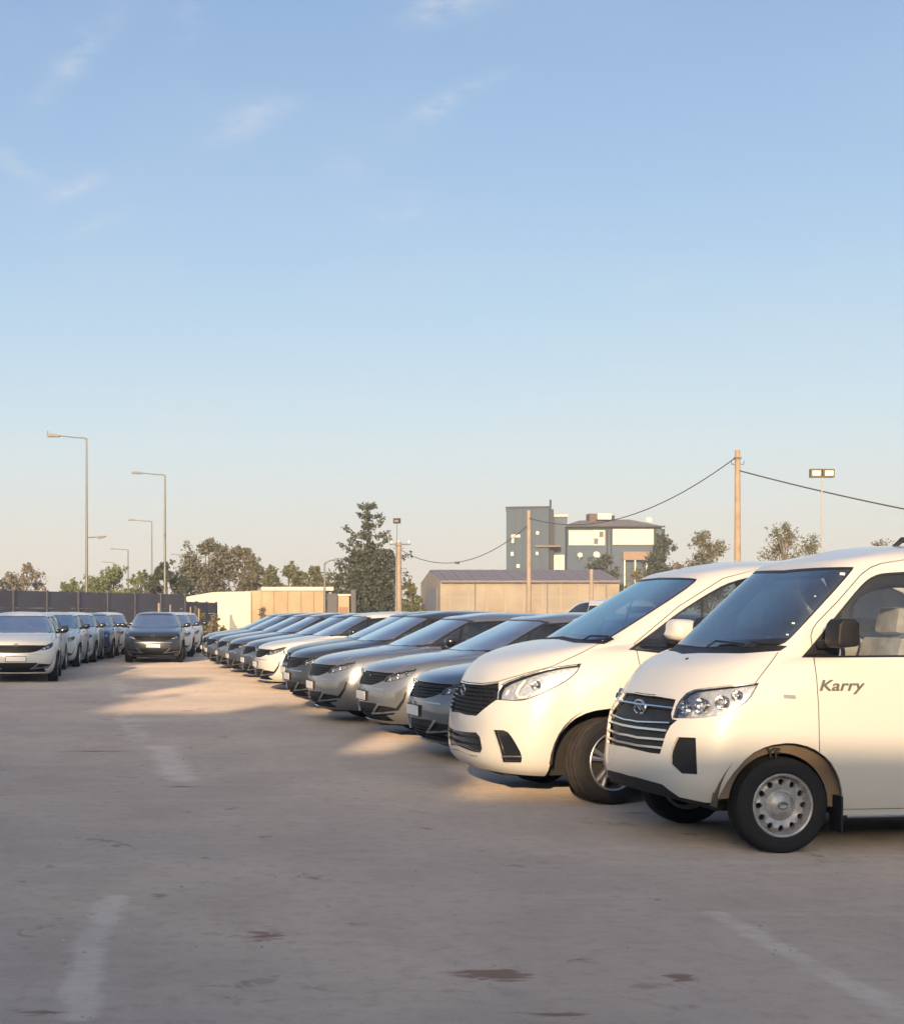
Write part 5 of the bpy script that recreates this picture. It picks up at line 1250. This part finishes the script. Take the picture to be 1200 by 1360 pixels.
    for px, py, r, lb in ((769.5, 738, 3.6, 'left white satellite dish beside the stair block'), (791.5, 737.5, 4.6, 'right white satellite dish under the house window'), (861, 691, 4, 'white dish on the right slope of the hipped roof')):
        d = MB(); rr = r / F * Y; d.lathe([(.01, .0), (rr * .5, .04), (rr * .85, .13), (rr, .22), (rr * .97, .23), (rr * .8, .15), (.01, .03)], 18, 'Z', Matrix.Rotation(R(70), 4, 'X')); yy = Y - .5 if py > 700 else Y + 6
        d.tube([(0, .1, -.05), (0, .2, -rr * 1.3)], .06, 6)
        o = d.build('satellite_dish', mwh, None, 40); o.location = (wx(px, yy), yy, wz(py, yy)); tag(o, lb, 'dish')
house()

# ------------------------------------------------------------------ poles, wires, lamps
M['concrete'] = mat('weathered_concrete_pole', (.28, .23, .185), .85, noise=.12, nscale=3); M['wood'] = mat('weathered_pole', (.29, .22, .165), .85, noise=.15, nscale=3)
M['galv'] = mat('galvanised_steel', (.15, .16, .165), .5, metal=.5); M['wire'] = mat('black_cable', (.06, .06, .065), .6); M['dgrey'] = mat('lamp_head_grey', (.10, .105, .115), .5); M['poleg'] = mat('pale_grey_post', (.30, .31, .31), .5); M['whitepost'] = mat('white_post', (.70, .70, .68), .5)
def pole(px, top, Y, r, mt, label, cap=True, name='utility_pole'):
    root = empty(name, (wx(px, Y), Y, 0)); h = wz(top, Y); MB().tube([(0, 0, -.3), (0, 0, h * .5), (0, 0, h)], [r * 1.25, r * 1.1, r * .88], 10).build('shaft', mt, root, 60)
    if cap:
        MB().box(-r * 1.05, r * 1.05, -r * 1.05, r * 1.05, h * .955, h * .965).build('band', M['dgrey'], root)
        for s in (-1, 1): MB().tube([(s * r * .8, 0, h * .93), (s * (r + .12), -.02, h * .93), (s * (r + .14), -.02, h * .945)], .02, 6).build('hook', M['dgrey'], root)
    tag(root, label, 'pole'); return root
pole(979, 598, 60, .118, M['wood'], 'tall timber pole carrying cables, above the white van'); pole(702, 678, 80, .115, M['concrete'], 'square-topped pole standing in front of the tower block', cap=False)
pole(785, 756, 60, .085, M['concrete'], 'short thick stub pole in front of the cream warehouse', cap=False)
p = pole(529, 720, 95, .19, M['concrete'], 'concrete pole with crossarm beside the conifer'); MB().box(-.55, .75, -.08, .08, wz(724, 95), wz(722, 95)).build('crossarm', M['dgrey'], p)
for x in (-.45, 0, .65): MB().lathe([(.02, 0), (.06, .05), (.03, .12), (.06, .16), (.01, .22)], 8, 'Z', Matrix.Translation((x, 0, wz(722, 95)))).build('insulator', M['whitepost'], p)
def cable(a, b, sag, label, r=.014, thick=None):
    a, b = Vector(a), Vector(b); pts = [a + (b - a) * t - Vector((0, 0, sag * 4 * t * (1 - t))) for t in np.linspace(0, 1, 25)]; o = MB().tube(pts, r, 5).build('cable', M['wire'], None, 60); tag(o, label, 'cable'); return o
cable(P(976, 608, 60), P(702, 688, 80), 1.25, 'sagging cable between the timber pole and the tower pole', .022); cable(P(981, 625, 59.95), P(1330, 700, 50), .12, 'cable running right from the timber pole over the white van', .028)
cable(P(702, 697, 80), P(533, 731, 94.8), 1.35, 'low sagging cable between the two concrete poles', .022)
# splice box hanging on the low cable
_t = .52; _a, _b = P(702, 697, 80), P(533, 731, 94.8); _q = _a + (_b - _a) * _t - Vector((0, 0, 1.35 * 4 * _t * (1 - _t))); o = MB().box(-.14, .14, -.05, .05, -.10, .04, b=.02).build('splice_box', M['wire']); o.location = _q; tag(o, 'small black splice box on the low sagging cable', 'splice box')
def flood(px, top, Y, label, heads, mt, thin=.022, away=False):
    root = empty('floodlight_mast', (wx(px, Y), Y, 0)); h = wz(top, Y); MB().tube([(0, 0, -.2), (0, 0, h)], [thin * 1.3, thin], 8).build('mast', mt, root, 60)
    for (dx, w_, hh) in heads:
        f = MB().box(dx - w_ / 2, dx + w_ / 2, -.06, .08, h - hh / 2 + .1, h + hh / 2 + .1, b=.012).build('lamp_head', M['black'] if away else mat('bronze_lamp_frame', (.10, .085, .05), .5), root)
        MB().box(dx - w_ * .36, dx + w_ * .36, -.075, -.062, h - hh * .28 + .1, h + hh * .28 + .1).build('lamp_glass', mat('sun_cream_lamp_glass', (.80, .76, .62), .3), f)  # cream panel colour stands for the sun reflected in the glass
        MB().box(dx - w_ * .3, dx + w_ * .3, .08, .14, h + .02, h + .16).build('heat_sink', M['dgrey'], f)
    if away: root.rotation_euler.z = R(160)
    tag(root, label, 'floodlight'); return root
flood(1091, 633, 45, 'twin-headed floodlight on a thin white mast', ((-.185, .34, .26), (.19, .34, .26)), M['poleg'])
o = flood(527, 694, 92, 'single dark floodlight on a mast by the conifer', ((0, .44, .32),), M['dgrey'], .02, True)
def street_lamp(px, top, arm_px, Y, label, low=None, r=.11, double=True, far=0):
    root = empty('street_lamp', (wx(px, Y), Y, 0)); h = wz(top, Y); s = 1 if arm_px > px else -1; Ln = abs(arm_px - px) / F * Y
    MB().tube([(0, 0, -.2), (0, 0, h * .45), (0, 0, h - .05)], [r * 1.35, r, r * .62], 10).build('column', M['galv'], root, 60)
    a = MB().tube([(0, 0, h - .18), (s * .12, 0, h - .03), (s * Ln * .3, 0, h), (s * Ln * .68, 0, h + .10)], [r * .6, r * .55, r * .45, r * .4], 8).build('arm', M['galv'], root, 60)
    hd = MB(); hx = s * Ln * .66; pr = [(0, .0), (.25, .10), (.8, .10), (Ln * .36, .02), (Ln * .34, -.06), (.1, -.07)]; hd.prism([(hx + s * x, h + .1 + z) for x, z in (pr if s > 0 else pr[::-1])], -.18, .18); hd.build('lamp_head', M['dgrey'], root)
    if low:
        hz = wz(low[1], Y); L2 = abs(low[0] - px) / F * Y; s2 = 1 if low[0] > px else -1; MB().tube([(0, 0, hz), (s2 * L2 * .6, 0, hz + .03)], [r * .5, r * .4], 8).build('low_arm', M['galv'], root, 60)
        hd = MB(); pr = [(0, 0), (.2, .10), (.6, .10), (L2 * .45, 0), (.1, -.08)]; pts = [(s2 * (L2 * .55 + x), hz + z) for x, z in pr]; hd.prism(pts if s2 > 0 else pts[::-1], -.15, .15); hd.build('low_lamp_head', M['dgrey'], root)
    tag(root, label, 'street lamp', 'street lamps beyond the panel wall'); return root
l1 = street_lamp(115, 581, 63, 90, 'tallest street lamp, with a second low arm and head', low=(139, 714), r=.075)
MB().tube([(-2.33, 0, wz(581, 90) + .1), (-2.33, 0, wz(581, 90) + .42)], [.05, .02], 6).build('photocell', M['dgrey'], l1)
street_lamp(219, 630, 175, 112, 'second tallest street lamp, rising from the dark green tree', r=.09); street_lamp(201.5, 692, 170, 175, 'pale middle street lamp just left of the second tallest', r=.10)
street_lamp(170, 730, 146, 240, 'faint far street lamp between the yellow-green trees', r=.14); street_lamp(151, 747, 134, 310, 'farthest and lowest street lamp in front of a yellow-green tree', r=.15); street_lamp(241.5, 737, 227, 280, 'small pale street lamp just left of the big grey tree', r=.14)
street_lamp(431, 746, 445, 86, 'dark short lamp post at the right end of the tan storehouse wall', r=.07)['group'] = 'low lamp posts'

# ------------------------------------------------------------------ trees seen past the walls
tree(30, 746, 62, 150, 'brown', 1500, 'small thin brownish tree at the left edge above the wall', seed=1, base=.25, leaf=.2, clumps=12)
tree(2, 766, 40, 150, 'dark', 1200, 'low dark bush-like tree cut by the left frame edge', seed=21, base=.1)
tree(92, 768, 40, 165, 'green', 1600, 'small round green tree left of the tallest street lamp', seed=2, base=.1, leaf=.22); tree(147, 752, 80, 165, 'green', 4600, 'yellow-green tree between the lamp posts, broad crown', seed=3, base=.08, leaf=.24, clumps=20)
tree(188, 756, 56, 160, 'green', 3400, 'yellow-green tree directly left of the dark green one', seed=4, base=.08, leaf=.22); tree(223, 745, 58, 125, 'dark', 4600, 'dark green tree around the second street lamp', seed=5, base=.06, clumps=18, leaf=.18)
tree(274, 714, 88, 128, 'grey', 8000, 'big grey-green tree behind the white wall', seed=6, base=.15, clumps=26, leaf=.17, tall=1.5); tree(322, 719, 56, 128, 'grey', 5000, 'narrower grey-green tree right of the big one', seed=7, base=.15, clumps=20, leaf=.17, tall=1.6)
for i, (x, t_, w_, lb) in enumerate(((356, 752, 56, 'left olive bushy tree above the tan wall'), (384, 747, 60, 'middle olive bushy tree above the tan wall'), (414, 750, 56, 'right olive bushy tree above the tan wall'))): tree(x, t_, w_, 150, 'olive', 4200, lb, seed=30 + i, base=.08, clumps=14, leaf=.22, group='olive trees above the tan wall')
conifer(489, 663, 112, 116, 'tall ragged dark conifer beside the concrete pole')
tree(548, 768, 34, 112, 'olive', 1500, 'small olive bush between conifer and warehouse', seed=41, base=.05, name='bush', cat='bush')
tree(447, 757, 26, 125, 'olive', 1200, 'small olive tree left of the tall conifer', seed=42, base=.1)
tree(801, 735, 56, 185, 'dark', 2600, 'dark bushy tree in front of the house', seed=43, base=.1, leaf=.26); tree(874, 708, 44, 175, 'dark', 3000, 'dark tree covering the right corner of the house', seed=44, base=.15, clumps=18, leaf=.24, tall=1.3)
tree(848, 752, 46, 150, 'brown', 1500, 'brownish shrubby tree at the foot of the house', seed=45, base=.05, leaf=.2)
tree(938, 700, 70, 120, 'grey', 2600, 'thin brownish tree left of the tall timber pole', seed=46, base=.15, clumps=18, leaf=.15, tall=1.4); tree(902, 742, 30, 122, 'brown', 900, 'small brownish tree at the gap beside the house', seed=47, base=.1, leaf=.15)
tree(1042, 688, 62, 100, 'grey', 2000, 'wispy tree with spiky top between timber pole and floodlight', seed=48, base=.15, clumps=20, leaf=.11, tall=2.6); tree(1082, 706, 46, 100, 'grey', 1300, 'wispy brownish tree behind the floodlight mast', seed=49, base=.15, clumps=14, leaf=.11, tall=1.8)
tree(1170, 712, 90, 110, 'brown', 1500, 'low brownish tree hidden behind the white van roof', seed=50, base=.1, leaf=.15)
for i, (x, t_, w_, Y, lb, kd) in enumerate(((262, 806, 30, 74, 'scrubby green bush at the end of the panel wall', 'olive'), (287, 816, 30, 70, 'dry low bush before the white wall, left', 'brown'), (352, 806, 34, 92, 'dry brush at the foot of the tan wall', 'brown'))):
    tree(x, t_, w_, Y, kd, 700, lb, seed=60 + i, base=.02, clumps=9, leaf=.09, name='bush', cat='bush')
for i, (x, t_) in enumerate(((211, 801), (226, 803), (253, 806), (264, 808))): o = MB().tube([(wx(x, 66), 66, 0), (wx(x, 66), 66, wz(t_, 66))], .035 if i != 0 else .06, 6).build('pale_stake', M['concrete'], None, 60); tag(o, ('thick pale stake left of the others against the dark wall', 'thin pale stake right of the thick one', 'thin stake at the bush end of the dark wall', 'last low stake before the scrubby bush')[i], 'stake')

# ------------------------------------------------------------------ unseen blocks and trees added behind the camera to shade the yard
def blocker():  # unseen stepped masses added to cast the shade on the yard
    mw = mat('rendered_blocker_wall', (.36, .33, .29), .85, noise=.1, nscale=.4); mr = mat('blocker_roof', (.2, .2, .2), .6); mg = mat('blocker_window', (.08, .1, .12), .15)
    for (x0, x1, h, lb) in ((-60, -17.6, 13.6, 'tall added workshop behind the viewer, shading the left row'), (-17.55, -12.7, 10.3, 'added shade step joined to the tall workshop behind the viewer'), (-12.65, -6.8, 7.6, 'middle added workshop behind the viewer'), (-6.75, -5.3, 6.2, 'narrow added step of the workshop behind the viewer'), (-5.25, 46, 5.33, 'long low added workshop behind the viewer')):
        root = empty('shade_blocker', (x0, -12, 0)); w = x1 - x0; MB().box(0, w, -2.5, 0, 0, h - .2).build('wall', mw, root); MB().box(-.02, w + .02, -2.6, .1, h - .198, h).build('roof', mr, root)
        for k in range(int(w // 4)):
            f = MB().box(1.2 + k * 4, 3.2 + k * 4, .003, .06, 1.2, 2.6).build('window', M['whitepost'], root); MB().box(1.28 + k * 4, 3.12 + k * 4, .062, .07, 1.28, 2.52).build('pane', mg, f)
        tag(root, lb, 'blocker')
blocker()
for i, (x, h, w_) in enumerate(((-8.2, 7.7, 2.4), (-11.2, 8.0, 2.0), (-14.9, 10.2, 1.6), (-4.2, 6.5, .7))):  # unseen trees put in to break up the shade edge
    tree(0, 0, 0, -9.5, 'olive', 2600, ('leafy tree added behind the viewer for shade, %s' % ('beside the middle workshop', 'tall against the middle workshop', 'by the shade step', 'thin and small at the wall step', )[i]), seed=80 + i, X=x, H=h, Wd=w_, base=.3, leaf=.14, name='shade_tree')
# ------------------------------------------------------------------ thin evening haze
HAZE = 0.0008
if HAZE:
    hz, N_, L_, b_ = new_mat('haze_air'); N_.remove(b_); pv = N_.new('ShaderNodeVolumePrincipled'); pv.inputs['Color'].default_value = (.93, .94, .96, 1); pv.inputs['Density'].default_value = HAZE; pv.inputs['Anisotropy'].default_value = .2
    L_.new(pv.outputs[0], N_['Material Output'].inputs['Volume']); tag(MB().box(-200, 260, -70, 300, -1, 20).build('haze', hz), kind='stuff')
pole(1330, 690, 50, .11, M['wood'], 'timber pole outside the right edge that ends the cable', cap=True)
panel_wall((wx(450, 78), 78), (58, 84), 1.42, 'low dark panel wall hidden behind the right row of cars', 20, courses=2)
for i, (x, h) in enumerate(((44, 5), (52, 6.5), (60, 5.5))): tree(0, 0, 0, 96 + i * 5, 'olive', 1500, 'olive yard tree right of the van beyond the frame, %s' % ('nearest', 'tallest', 'farthest')[i], seed=90 + i, X=x, H=h, Wd=4.5, base=.15)
# ------------------------------------------------------------------ vehicles in their places
van = build_van(); van.location = VAN_O; van.rotation_euler.z = TH
tag(van, 'white cargo van lettered Karry with black mirrors, at the right edge', 'van')
mpv = build_mpv(); mpv.location = MPV_O; mpv.rotation_euler.z = TH
tag(mpv, 'white people carrier with body-coloured mirrors, between the lettered van and the grey saloons', 'people carrier')
build_sedan_meshes()
PROTO = {}
def saloon(paint, x, y, rz, label, group):
    if paint not in PROTO: o = PROTO[paint] = build_sedan(paint)
    else: o = copy_tree(PROTO[paint])
    o.location = (x, y, 0); o.rotation_euler = (0, 0, rz); tag(o, label, 'car', group); return o
ROWR = 'saloon cars parked side by side in the right row'
for px, Yn, pt, rot, lb in [
    (546, 15.4, 'grey', 0, 'grey saloon beside the white people carrier, nearest of the right row'),
    (477.5, 18.2, 'grey2', .5, 'silver-grey saloon second from the people carrier'),
    (409.5, 20.8, 'grey2', 0, 'silver-grey saloon third from the people carrier, with brightly sunlit fender'),
    (379, 23.4, 'darkgrey', 0, 'dark grey saloon fourth from the people carrier'),
    (374, 26.0, 'darkgrey', -.6, 'dark grey saloon just in front of the white one in the right row'),
    (337, 29.0, 'white', 0, 'white saloon, the only white one among the grey ones on the right'),
    (320.5, 31.8, 'grey', .5, 'grey saloon directly beyond the white saloon in the right row'),
    (300.5, 34.8, 'grey', 0, 'grey saloon second beyond the white saloon'),
    (286, 37.6, 'grey2', -.5, 'silver-grey saloon third beyond the white saloon'),
    (272, 40.4, 'grey', 0, 'grey saloon second from the far end of the right row'),
    (266, 43.4, 'grey2', 0, 'farthest silver-grey saloon of the right row')]:
    xn = (px + 1 - PX) / F * Yn; th = TH + R(rot); o_ = saloon(pt, xn + .945 * math.cos(th), Yn + .945 * math.sin(th), th, lb, ROWR); o_.scale.z = {'darkgrey': 1.02, 'white': 1.015}.get(pt, 1.0)
ROWL = 'saloon cars parked nose to tail at the left'
for (pxr, Yw, pt, deg, lb) in [
    (76.5, 32.9, 'white', 94.5, 'nearest white saloon at the left edge, sunlit front facing the viewer'),
    (76, 37.0, 'white', 91, 'white saloon right behind the nearest one on the left'),
    (106, 41.8, 'white', 90, 'white saloon third in the left file'),
    (128, 45.6, 'white', 90, 'white saloon just in front of the deep blue one'),
    (151, 49.6, 'blue', 90, 'deep blue saloon in the left file'),
    (169, 54.0, 'white', 90, 'last white saloon of the left file, behind the blue one')]:
    a = R(deg); xr = (pxr - PX) / F * Yw; saloon(pt, xr - .87 * math.sin(a) * 1.0, Yw, a, lb, ROWL)
for (pxr, Yw, pt, deg, lb) in [(243, 45.6, 'darkgrey', 90, 'dark grey saloon facing the viewer alone in the middle'), (257, 51.2, 'white', 90, 'white saloon behind the lone dark grey one'), (268, 56.6, 'white', 90, 'white saloon farthest behind the lone dark grey one')]:
    a = R(deg); xr = (pxr - PX) / F * Yw; saloon(pt, xr - .87, Yw, a, lb, 'saloon cars of the middle file')
saloon('maroon', wx(328, 66), 66, R(10), 'maroon saloon half hidden beyond the right row', 'cars standing behind the right row').scale = (.9, .9, .86)
c = copy_tree(mpv); c.location = (wx(764, 50), 50, 0); c.rotation_euler.z = R(-70); tag(c, 'white people carrier far behind, only its roof showing before the warehouse', 'people carrier')
